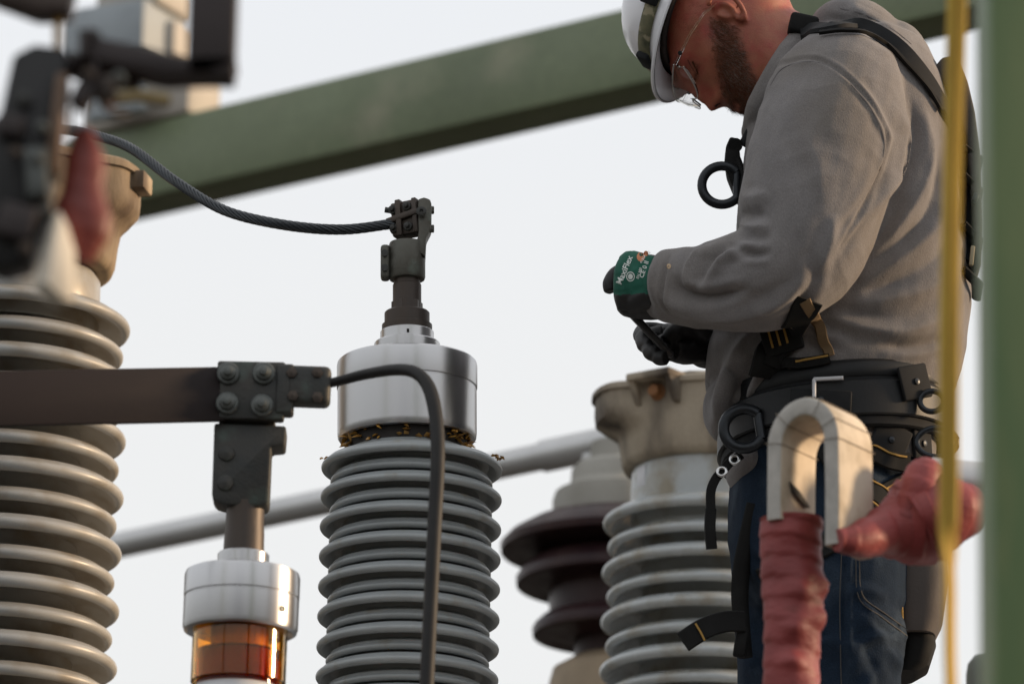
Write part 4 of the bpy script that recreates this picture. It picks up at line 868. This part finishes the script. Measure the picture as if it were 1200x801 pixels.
# jeans
jm = MB()
jm.grid([ringp(*r) for r in [(976, 500, 108, .16), (974, 545, 113, .168), (972, 590, 115, .172), (968, 640, 112, .17), (962, 690, 98, .16), (960, 712, 70, .13)]], True, True)
tubep(jm, [(990, 600, -.075, 76), (988, 660, -.085, 76), (984, 760, -.09, 73), (984, 900, -.09, 62), (990, 1010, -.09, 58), (998, 1170, -.09, 50), (998, 1198, -.09, 50)], 28)
tubep(jm, [(946, 600, .075, 74), (940, 660, .085, 74), (936, 760, .09, 72), (934, 900, .09, 62), (940, 1010, .09, 58), (950, 1170, .09, 50), (950, 1198, .09, 50)], 28)
jme = remesh(jm, .0046, 4)
JF = [([(995, 585), (990, 640), (988, 720), (990, 800)], -4, 2.6), ([(998, 600), (996, 680), (996, 790)], 3, 4), ([(1005, 655), (1008, 702), (1060, 745), (1075, 720), (1078, 640)], 3.0, 3), ([(1012, 720), (1040, 760), (1058, 790)], 6, 8), ([(1000, 735), (1020, 770), (1030, 810)], -5, 8),
      ([(905, 620), (930, 650), (970, 660)], 5, 9), ([(900, 660), (930, 690), (975, 700)], -5, 9), ([(885, 690), (910, 740), (960, 760)], 5, 10), ([(875, 760), (905, 785), (950, 790)], -5, 9), ([(960, 700), (965, 750), (955, 800)], 5, 10), ([(1050, 700), (1070, 740), (1062, 790)], -5, 8), ([(1030, 780), (1010, 810), (985, 830)], 6, 9)]
JF += [([(900, 700), (925, 725), (960, 728)], 6, 7), ([(1000, 760), (1030, 745), (1060, 752)], 5, 7), ([(880, 640), (905, 655), (940, 648)], 5, 7), ([(905, 735), (940, 750), (975, 742)], -6, 6), ([(990, 700), (1010, 690), (1040, 700)], 4, 7)]
sculpt(jme, JF, 3.2, (11, 11, 9), .9)
jeans = as_obj(jme, 'jeans', [M_JEAN], person)

def bvh_of(*obs):
    V = []; Fc = []
    for o in obs:
        b = len(V); Mw = WORLD[o.name]; V += [Mw @ v.co for v in o.data.vertices]; Fc += [tuple(i + b for i in p.vertices) for p in o.data.polygons]
    return BVHTree.FromPolygons(V, Fc)
BV = bvh_of(hoodie, jeans)
def hit(px, py, bv=None, dy=-.15):
    d = ray(px, py).normalized(); h = (bv or BV).ray_cast(CAM, d)
    if h[0] is None: return P(px, py, dy), -d
    n = h[1] if h[1].dot(d) < 0 else -h[1]; return h[0], n
def strap(name, pts, wpx, thick, m, parent, off=.0015, bv=None, sp=8, dy=-.15, lift=None):
    """webbing that lies on the clothes along a path"""
    Q = spline(pts, sp); C = []; Nn = []
    for i, q in enumerate(Q):
        p, n = hit(q[0], q[1], bv, dy); C.append(p); Nn.append(n)
    for _ in range(3):
        C = [C[0]] + [(C[i - 1] + C[i] * 2 + C[i + 1]) / 4 for i in range(1, len(C) - 1)] + [C[-1]]
        Nn = [Nn[0]] + [(Nn[i - 1] + Nn[i] * 2 + Nn[i + 1]).normalized() for i in range(1, len(Nn) - 1)] + [Nn[-1]]
    W_ = []
    for i in range(len(C)):
        t = (C[min(i + 1, len(C) - 1)] - C[max(i - 1, 0)]).normalized(); wv_ = Nn[i].cross(t).normalized()
        ww = wpx[0] + (wpx[1] - wpx[0]) * i / (len(C) - 1) if hasattr(wpx, '__len__') else wpx
        W_.append(wv_ * ww * .5 * S)
    mb = MB(); mb.ribbon([c + n * (off + (lift[i] if lift else 0)) for i, (c, n) in enumerate(zip(C, Nn))], W_, Nn, thick); return mb.obj(name, m, parent, None, 50)

M_SEAM = mat('hoodie_seam', (.15, .14, .142), .95, namt=.3)
def hseam(pts, off=.0004, w_=2.0): strap('seam', pts, (w_, w_), .0009, M_SEAM, hoodie, off)
hseam([(903, 100), (917, 80), (950, 72), (980, 83), (1008, 111), (1026, 136), (1037, 168), (1031, 200)], -.0002, 1.8)
hseam([(985, 10), (1015, 18), (1048, 36), (1068, 52)], -.0002, 1.8)
BP = bvh_of(person)
strap('eyelid_line', [(811.5, 72), (814, 77), (817, 83), (818, 87)], (2.6, 1.0), .0008, M_HAIR, person, .0004, BP, 6)
strap('eyelid_fold_shade', [(806, 70), (809, 76), (813, 83)], (1.6, .8), .0006, mat('lid_shadow', (.20, .06, .04), .7), person, .0003, BP, 6)  # thin dark strip: shade of the lid crease as colour
strap('nostril', [(838, 125), (841, 122), (844, 121)], (3.2, 1.6), .0006, mat('nostril_shade', (.06, .015, .01), .8), person, .0003, BP, 5)  # dark strip stands for the shade in the nostril
# gloves
def hand(pts_meta, fingers, thumb, wrist, seedr):
    mb = MB()
    tubep(mb, wrist, 18)
    for m_ in pts_meta: tubep(mb, m_, 14)
    for f_ in fingers: tubep(mb, f_, 12)
    tubep(mb, thumb, 12); return mb
kn = [(737, 306, -.150), (734, 321, -.164), (733, 340, -.166), (735, 357, -.160)]
meta = [[(786, 326 + i * 6, -.165 - .002 * i, 17), (760, 316 + i * 10, -.178, 17), (kn[i][0] + 2, kn[i][1], kn[i][2], 13.5 - (i == 3))] for i in range(4)]
fing = []
for i, (x_, y_, d_) in enumerate(kn):
    fing.append([(x_ + 2, y_, d_, 12.5), (x_ - 1, y_ + 1, d_ + .03, 11.5), (x_ + 3, y_ + 4, d_ + .058, 11), (x_ + 16, y_ + 7, d_ + .072, 10.5), (x_ + 32, y_ + 8, d_ + .066, 10), (x_ + 42, y_ + 8, d_ + .05, 9)])
meta.append([(739, 304, -.146, 12), (734, 316, -.160, 13.5), (733, 330, -.166, 14), (733, 346, -.166, 13.5), (735, 359, -.156, 12.5)])
meta.append([(739, 305, -.120, 12), (733, 318, -.128, 12.5), (732, 332, -.130, 12.5), (732, 346, -.130, 12.5), (735, 359, -.126, 12)])
meta.append([(750, 311, -.166, 17), (750, 330, -.170, 20), (750, 354, -.166, 17)])
meta.append([(736, 360, -.15, 12), (752, 361, -.155, 12.5), (772, 362, -.155, 12)])
meta.append([(768, 312, -.165, 17), (764, 332, -.172, 20), (768, 354, -.166, 17)])
thumb = [(780, 318, -.125, 15), (760, 312, -.085, 14), (738, 316, -.055, 11.5), (722, 322, -.045, 10), (715, 333, -.045, 9), (716, 342, -.045, 8)]
wr = [(800, 335, -.182, 30), (782, 334, -.168, 33), (770, 333, -.168, 33), (756, 331, -.165, 26)]
gm = remesh(hand(meta, fing, thumb, wr, 1), .0021, 4)
sculpt(gm, [([(738, 312), (736, 330), (738, 352)], -1.2, 3), ([(718, 323), (736, 324)], -.8, 2.4), ([(718, 343), (736, 342)], -.8, 2.4), ([(762, 296), (758, 330), (764, 366)], 1.2, 3), ([(770, 350), (745, 362)], 1.2, 3)], .5, (40, 40, 40), .3)
glove = as_obj(gm, 'glove', [M_GLOVE, M_COAT], person); glove['label'] = 'green knit glove with white print and black coated palm'
Mg = WORLD[glove.name]; pj = project(np.array([Mg @ p.center for p in gm.polygons])); cy_ = np.array([(Mg @ p.center).y for p in gm.polygons]) - YH
wob = np.array([3.5 * noise.noise(p.center * 90) for p in gm.polygons])
mi = np.where((pj[:, 1] > 345 + wob + np.maximum(0, pj[:, 0] - 755) * .25) | (cy_ > -.128 + wob * .001) , 1, 0); gm.polygons.foreach_set('material_index', mi.astype(np.int32)); gm.update()
# right hand, palm up under the phone
kn2 = [(778, 391, .03), (776, 392, .005), (780, 402, -.02), (788, 411, -.04)]
meta2 = [[(832, 398 + i * 3, .055 - .012 * i, 17), (805, 396 + i * 5, .045 - .02 * i, 16), (kn2[i][0], kn2[i][1], kn2[i][2], 13)] for i in range(4)]
fing2 = [[(778, 391, .03, 12), (764, 387, .03, 10), (754, 388, .02, 9.5), (751, 394, .0, 9), (757, 397, -.02, 8.5)],
         [(776, 392, .005, 12), (763, 394, .005, 11), (755, 396, -.01, 10.5), (756, 403, -.03, 10), (764, 405, -.045, 9)],
         [(780, 402, -.02, 12), (769, 405, -.02, 11), (762, 407, -.035, 10.5), (764, 413, -.052, 10), (773, 414, -.064, 9)],
         [(788, 411, -.04, 11.5), (778, 414, -.04, 10.5), (771, 415, -.05, 10), (773, 419, -.064, 9), (781, 419, -.072, 8.5)]]
thumb2 = [(828, 386, -.02, 15), (810, 383, -.035, 13), (796, 386, -.045, 11.5), (787, 393, -.05, 10.5), (781, 400, -.05, 9)]
wr2 = [(868, 390, .09, 34), (845, 396, .06, 33), (828, 401, .045, 32), (815, 403, .03, 24)]
gm2 = remesh(hand(meta2, fing2, thumb2, wr2, 2), .0021, 2); sculpt(gm2, [([(800, 385), (812, 395), (815, 410)], 1.5, 4)], .6, (40, 40, 40), .3)
glove2 = as_obj(gm2, 'glove', [M_COAT], person); glove2['label'] = 'black coated glove curled under the phone'
# phone held between the hands (a thing of its own)
ph = MB(); pM = frame(P(763, 392, -.05), (0, 1, .3), (P(788, 417) - P(740, 366)))
ph.box(Matrix.Identity(4), (70 * S, 9 * S, .066), 3 * S, 3); pho = tag(ph.obj('phone', M_PHONE, None, pM), 'thin dark phone held edge-on between the two gloved hands', 'phone')

# printing on the glove back
BG = bvh_of(glove)
def print_on(txt, px, py, size, ang, m, parent, name='lettering', bv=None, stretch=1.0):
    cu_ = bpy.data.curves.new('t', 'FONT'); cu_.body = txt; cu_.size = size; cu_.align_x = 'LEFT'; cu_.fill_mode = 'FRONT'; cu_.resolution_u = 3; cu_.offset = size * .018
    ot = bpy.data.objects.new('t', cu_); COL.objects.link(ot); dg = bpy.context.evaluated_depsgraph_get(); dg.update()
    me = bpy.data.meshes.new_from_object(ot.evaluated_get(dg)); bpy.data.objects.remove(ot); bpy.data.curves.remove(cu_)
    bm = bmesh.new(); bm.from_mesh(me); bmesh.ops.subdivide_edges(bm, edges=[e for e in bm.edges if e.calc_length() > size * .15], cuts=1)
    V = []; ca, sa_ = math.cos(R(ang)), math.sin(R(ang))
    for v in bm.verts:
        x_, y_ = v.co.x * stretch, v.co.y; p, n = hit(px + x_ * ca - y_ * sa_, py - (x_ * sa_ + y_ * ca), bv or BG, -.19); V.append(p + n * .0005)
    bm.verts.index_update(); mb = MB(); mb.add(V, [tuple(v.index for v in f.verts) for f in bm.faces]); bm.free(); bpy.data.meshes.remove(me)
    return mb.obj(name, m, parent, None, 180)
print_on('MaxiFlex', 728, 334, 9.8, 67, M_PRINT, glove)
print_on('CE 0 II', 754, 326, 7.4, 72, M_PRINT, glove)
print_on('EN 388', 748.5, 327, 4.4, 72, M_PRINT, glove); print_on('4131A', 752, 309, 4.0, 60, M_PRINT, glove)
print_on('ATG', 755.5, 302, 4.6, 40, M_PRINT, glove)
def ring_on(px, py, r, wd_, m, parent, name, bv):
    mb = MB(); vs = []
    for j in range(24):
        a = 2 * math.pi * j / 24
        for q in (r, r - wd_):
            p, n = hit(px + q * math.cos(a), py + q * math.sin(a) * 1.15, bv, -.19); vs.append(p + n * .0005)
    mb.add(vs, [(2 * j, 2 * ((j + 1) % 24), 2 * ((j + 1) % 24) + 1, 2 * j + 1) for j in range(24)]); return mb.obj(name, m, parent, None, 180)
ring_on(739, 324, 5, 1.0, M_PRINT, glove, 'logo', BG)
ring_on(739, 324, 2.8, 2.7, M_PRINT, glove, 'logo', BG); ring_on(751, 301, 4.6, 4.5, M_ORANGE, glove, 'logo', BG); ring_on(757, 297, 2.8, 2.7, M_ORANGE, glove, 'logo', BG)
ring_on(784, 312, 2.6, 1.9, mat('cuff_emblem', (.6, .42, .25), .6), hoodie, 'cuff_emblem', BV)

# harness ---------------------------------------------------------------
har = bpy.data.objects.new('harness', None); COL.objects.link(har); setm(har, T(*P(978, 560)), person)
def hobj(mb, name, m, ang=45, M=None): return mb.obj(name, m, har, M, ang)
strap('shoulder_strap', [(938, 40), (962, 36), (988, 32), (1014, 35), (1042, 50), (1066, 72), (1086, 96), (1102, 122), (1118, 155), (1128, 195), (1134, 250), (1134, 310)], (26, 24), .006, M_PAD, har, .002, None, 8, -.06)
strap('strap_edge', [(962, 43), (988, 40), (1014, 43), (1040, 58), (1063, 80), (1083, 104), (1099, 130)], (5, 5), .004, M_WEB, har, .006, None, 8, -.06)
x = MB(); x.box(T(*P(941, 33, -.085)) @ RY(12), (34 * S, .05, 25 * S), 5 * S, 3); hobj(x, 'strap_adjuster', M_WEB)
x = MB(); tubep(x, [(893, 135, -.05, 9), (884, 152, -.04, 9), (872, 172, -.03, 8)], 10); hobj(x, 'front_strap', M_PAD)
# chest ring and buckle
ch = MB()
ch.prism(frame(P(859, 194, -.03)), [(-4 * S, 32 * S), (5 * S, 30 * S), (8 * S, 10 * S), (9 * S, -20 * S), (7 * S, -38 * S), (1 * S, -34 * S), (-7 * S, -14 * S), (-10 * S, 6 * S), (-9 * S, 20 * S)], .035, 2.5 * S)
ch.tube([P(862, 170, -.05), P(862, 170, 0)], 8.5 * S, 14)
hobj(ch, 'chest_buckle', M_WEB)
def dring(cx, cy, rx, ry, tr, dy, gap, name, m, bar=True, tilt=0):
    pts = []
    for j in range(29):
        a = R(gap) + (2 * math.pi - 2 * R(gap)) * j / 28
        x_, y_ = rx * math.cos(a), ry * math.sin(a)
        pts.append(P(cx + x_ * math.cos(tilt) - y_ * math.sin(tilt), cy + x_ * math.sin(tilt) + y_ * math.cos(tilt), dy))
    mb = MB(); mb.tube(pts, tr * S, 14)
    if bar: mb.tube([pts[0], pts[-1]], tr * S * .85, 12)
    return hobj(mb, name, m, 60)
dring(846, 217, 23.5, 22.5, 5.6, -.045, 42, 'chest_ring', M_STEELD)
x = MB(); x.tube([P(862, 180, -.04), P(872, 205, -.05), P(868, 240, -.05)], [4 * S, 4 * S, 4 * S], 8); hobj(x, 'ring_keeper', M_WEB)
# back pad with its straps
x = MB(); x.prism(frame(P(1120, 210, .0)), [((a - 1120) * S, (210 - b) * S) for a, b in [(1088, 98), (1099, 84), (1110, 82), (1120, 90), (1129, 114), (1137, 150), (1143, 200), (1145, 290), (1143, 340), (1137, 346), (1134, 260), (1126, 180), (1108, 128)]], .2, 3 * S); hobj(x, 'back_pad', mat('brown_black_pad', (.05, .042, .038), .8, namt=.35, nscale=20, bump=.3, bscale=400))
for i, (a, b) in enumerate(((172, 200), (205, 240), (262, 300), (315, 350))):
    x = MB(); x.tube([P(1128, a, -.10), P(1146, (a + b) / 2, -.085), P(1144, b, -.06)], [7 * S, 8 * S, 6 * S], 10, True, .6); hobj(x, 'back_strap', M_WEB)
x = MB(); x.box(T(*P(1143, 232, -.11)) @ RY(20), (7 * S, .012, 11 * S), 2 * S); hobj(x, 'strap_buckle', M_STEELD)
x = MB(); x.box(T(*P(1139, 300, -.10)) @ RY(6), (5 * S, .012, 24 * S), 1.5 * S); hobj(x, 'webbing_label', mat('cream_label', (.34, .29, .19), .8, namt=.25))
# belt
def belt(name, z0, z1, rx, ry, m, tiltpx=26, th=.004, cy=497, cx=977, a0=0, a1=360, n=72):
    rows = []
    for a in np.linspace(R(a0), R(a1), n, endpoint=(a1 - a0) < 360):
        c, s_ = math.cos(a), math.sin(a); e = 2.3; f = (abs(c) ** e + abs(s_) ** e) ** (-1 / e)
        C = P(cx, cy + 4); base = C + Vector((rx * S * c * f, ry * s_ * f, tiltpx * .5 * S * c)); nv = Vector((c / rx, s_ / (ry / S), 0)).normalized()
        rows.append([base + Vector((0, 0, z * S)) + nv * t for z, t in ((z0, -th), (z0, th * .4), (z0 + 2, th), (z1 - 2, th), (z1, th * .4), (z1, -th))])
    mb = MB()
    if (a1 - a0) >= 360: rows.append(rows[0])
    mb.grid(rows, True, (a1 - a0) < 360); return hobj(mb, name, m, 40)
belt('belt_pad', -38, 42, 126, .186, M_PAD, th=.006)
belt('waist_belt', -26, 16, 132, .194, M_BELT, th=.004)
belt('belt_strap', 20, 38, 129, .191, M_BELT, th=.003, a0=215, a1=330)
BB = bvh_of(*[o for o in har.children if o.name.split('.')[0] in ('belt_pad', 'waist_belt', 'belt_strap')], hoodie, jeans)
dring(872, 502, 24, 23, 6.6, -.16, 40, 'hip_ring', M_STEELD, True, -.15)
for (a, b, w1, h1, rt) in ((1070, 448, 44, 40, -18), (1042, 516, 46, 40, 20), (1078, 520, 36, 34, -10), (962, 470, 70, 26, 3)):
    p, n = hit(a, b, BB); x = MB(); x.box(frame(p + n * .004, (Vector((0, 0, 1)) - n * n.z), n.cross(Vector((0, 0, -1)))) @ Matrix.Rotation(R(rt), 4, 'Y'), (w1 * S, .007, h1 * S), 2.5 * S); o = hobj(x, 'belt_plate', M_PAD)
    rv = MB(); rv.lathe([(4 * S, 0), (3.6 * S, .002), (.0003, .0032)], 14); rv.obj('rivet', M_STEELD, har, frame(p + n * .0085, n))
for (a, b, rx_, ry_) in ((1098, 518, 24, 17), (1092, 470, 14, 12)):
    dring(a, b, rx_, ry_, 3.4, -.165, 12, 'belt_loop', M_STEELD)
x = MB(); q0, n0 = hit(955, 468, BB); q1, _ = hit(955, 447, BB); q2, _ = hit(989, 445, BB); x.tube([q0 + n0 * .012, q1 + n0 * .014 + Vector((0, 0, -.001)), q1 + n0 * .014, q2 + n0 * .012], 2.3 * S, 10); hobj(x, 'tool_hook', M_WHITE)
# side buckle with stitched webbing
p, n = hit(918, 396, BV); Mb = frame(p + n * .012, (Vector((.25, 0, 1)) - n * n.dot(Vector((.25, 0, 1)))), n.cross(Vector((0, 0, -1)))) @ Matrix.Rotation(R(-28), 4, 'Y')
x = MB(); x.box(Mb, (46 * S, .014, 40 * S), 3 * S); bko = hobj(x, 'side_buckle', M_WEB)
for q in (-9, 0, 9):
    x = MB(); x.box(Mb @ T((q - 3) * S, -.0078, 1 * S), (2.6 * S, .001, 24 * S), .0002); x.obj('stitching', M_STITCH, har)
x = MB(); x.ball(Matrix.Translation(hit(938, 383, BV)[0] + n * .03), (9 * S, 9 * S, 8 * S), 18, 12); hobj(x, 'buckle_stud', M_STEEL)
strap('side_strap', [(948, 350), (938, 368), (920, 392), (902, 416), (893, 440)], (34, 36), .004, M_WEB, har, .004)
strap('tan_strap', [(942, 350), (956, 375), (966, 400), (972, 418)], (14, 12), .004, mat('tan_webbing', (.16, .10, .045), .8, namt=.35, nscale=40), har, .007)
strap('lower_strap', [(898, 420), (925, 426), (955, 424), (972, 420)], (14, 12), .004, M_WEB, har, .008)
strap('stitch_line', [(932, 424), (952, 421), (970, 418)], (2.6, 2.4), .002, M_STITCH, har, .012)
# leg straps
strap('leg_strap', [(1092, 560), (1062, 566), (1030, 585), (1000, 612), (968, 640), (930, 662), (895, 676)], (26, 26), .004, M_WEB, har, .004)
for s_ in (-8, 8): strap('stitch_line', [(1086, 563 + s_), (1060, 567 + s_), (1030, 586 + s_), (1002, 611 + s_)], (2.2, 2.2), .0015, M_STITCH, har, .008)
strap('leg_strap', [(965, 525), (985, 548), (1010, 568), (1042, 596), (1060, 622)], (28, 26), .004, M_WEB, har, .007)
for s_ in (-7, 7): strap('stitch_line', [(975 + s_, 540 - s_), (998 + s_, 560 - s_), (1025 + s_, 583 - s_), (1045 + s_, 602 - s_)], (2.2, 2.2), .0015, M_STITCH, har, .012)
strap('leg_strap', [(1060, 545), (1036, 540), (1012, 528)], (24, 22), .004, M_WEB, har, .012)
strap('stitch_line', [(1056, 538), (1036, 533), (1016, 522)], (2.4, 2.2), .0015, M_STITCH, har, .017)
x = MB(); tubep(x, [(884, 590, -.11, 9), (876, 625, -.10, 9), (869, 665, -.09, 10), (867, 700, -.085, 10), (870, 735, -.085, 9), (874, 770, -.085, 8)], 10, 6, .6); hobj(x, 'thigh_strap', M_WEB)
x = MB(); x.box(T(*P(868, 752, -.11)) @ RY(8), (14 * S, .02, 34 * S), 3 * S); hobj(x, 'thigh_buckle', M_WEB)
def freestrap(name, pts, wpx, thick, m, tilt=0., vert=True):
    Q = [P(*q) for q in spline(pts, 8)]; W_ = []; Nn = []
    for i in range(len(Q)):
        t = (Q[min(i + 1, len(Q) - 1)] - Q[max(i - 1, 0)]).normalized(); n = Vector((math.sin(tilt), -math.cos(tilt), 0)); wv_ = n.cross(t).normalized(); W_.append(wv_ * wpx * .5 * S); Nn.append(t.cross(wv_) * -1)
    Nn = [n if n.y < 0 else -n for n in Nn]
    mb = MB(); mb.ribbon(Q, W_, Nn, thick); return hobj(mb, name, m), Q
t1, Q1 = freestrap('strap_tail', [(872, 728, -.12), (850, 728, -.13), (825, 736, -.14), (800, 752, -.14)], 25, .004, M_WEB)
freestrap('stitch_line', [(815, 730, -.147), (821, 740, -.147), (826, 750, -.147)], 2.4, .001, M_STITCH)
freestrap('grommet_strap', [(868, 533, -.13), (856, 541, -.14), (846, 552, -.14), (838, 562, -.14), (833, 576, -.14), (833, 600, -.14)], 11, .003, M_WEB)
freestrap('strap_tail', [(833, 596, -.145), (832, 618, -.145), (834, 643, -.14)], 13, .005, M_WEB)
for a, b in ((861, 538), (846, 552)):
    x = MB(); Mr = frame(P(a, b, -.147), (-.2, -1, .2)); x.lathe([(3.4 * S, 0), (4 * S, .0012), (5.6 * S, .0016), (6.8 * S, .0006), (7 * S, -.001), (3.4 * S, -.001)], 20, None, False); x.obj('grommet', M_STEEL, har, Mr, 60)
# tool pouch at the back of the hip (clipped to the belt)
x = MB(); rows = []
for py, cx, rx_, ry_ in ((600, 1060, 34, .075), (640, 1066, 38, .085), (690, 1072, 36, .085), (740, 1070, 31, .08), (756, 1067, 26, .075)): rows.append(ringp(cx, py, rx_, ry_, -.03, 40, 3.0))
x.grid(rows, True, True); po_ = thing('tool_pouch', T(*P(1068, 800, -.03)), 'worn grey-brown leather tool pouch hanging behind the hip of the worker', 'pouch'); x.obj('pouch_body', M_LEATH, po_)
x = MB(); rows = []
for py, cx, rx_, ry_ in ((735, 1066, 24, .06), (765, 1072, 22, .06), (790, 1066, 20, .055), (798, 1058, 14, .05)): rows.append(ringp(cx, py, rx_, ry_, -.03, 32, 3.0))
x.grid(rows, True, True); x.obj('lower_pocket', M_WEB, po_)
x = MB(); x.tube([P(*q) for q in spline([(1046, 596, -.10), (1050, 650, -.12), (1056, 700, -.12), (1058, 745, -.11)], 6)], 1.5 * S, 6); x.obj('seam', M_STITCH, po_)
# denim stitching
def seam(pts, off): strap('denim_seam', pts, (1.1, 1.1), .0006, M_DSTITCH, jeans, off)
M_DSTITCH = mat('denim_stitch', (.06, .055, .05), .8, namt=.3)
seam([(1003, 655), (1006, 700), (1032, 722), (1062, 744)], .001); seam([(1007, 655), (1010, 697), (1035, 717), (1064, 738)], .001); seam([(986, 640), (984, 720), (986, 810)], .001)
x = MB(); p, n = hit(953, 745, bvh_of(jeans)); x.box(frame(p + n * .001, (0, 0, 1)), (12 * S, .002, 10 * S), .0004); x.obj('jeans_tab', M_STITCH, jeans)
# boots and what he stands on
for (a, dy) in ((985, -.09), (937, .09)):
    x = MB(); rows = []
    for py, cx, rx_, ry_ in ((1225, a - 22, 78, .05), (1210, a - 22, 80, .052), (1200, a - 18, 74, .05), (1185, a - 2, 52, .048), (1160, a + 10, 40, .05), (1130, a + 12, 38, .05)): rows.append(ringp(cx, py, rx_, ry_, dy, 32, 2.4))
    x.grid(rows, True, True); x.obj('boot', M_BOOT, person)
zf = P(960, 1226).z
pl = MB(); pl.box(T(0, 0, -.03), (2.0, 1.1, .05), .004); plo = thing('work_platform', T(P(960, 400).x, YH + .05, 0), 'grey steel work platform under the worker', 'platform')
x = MB(); x.box(Matrix.Identity(4), (2.2, 1.2, .06), .006); x.obj('deck', M_PIPE, plo, T(P(960, 400).x, YH + .05, zf - .03))
for sx in (-1, 1):
    for sy in (-1, 1):
        x = MB(); x.box(Matrix.Identity(4), (.08, .08, zf - .064), .004); x.obj('leg', M_PIPE, plo, T(P(960, 400).x + sx * 1.0, YH + .05 + sy * .5, (zf - .064) / 2))
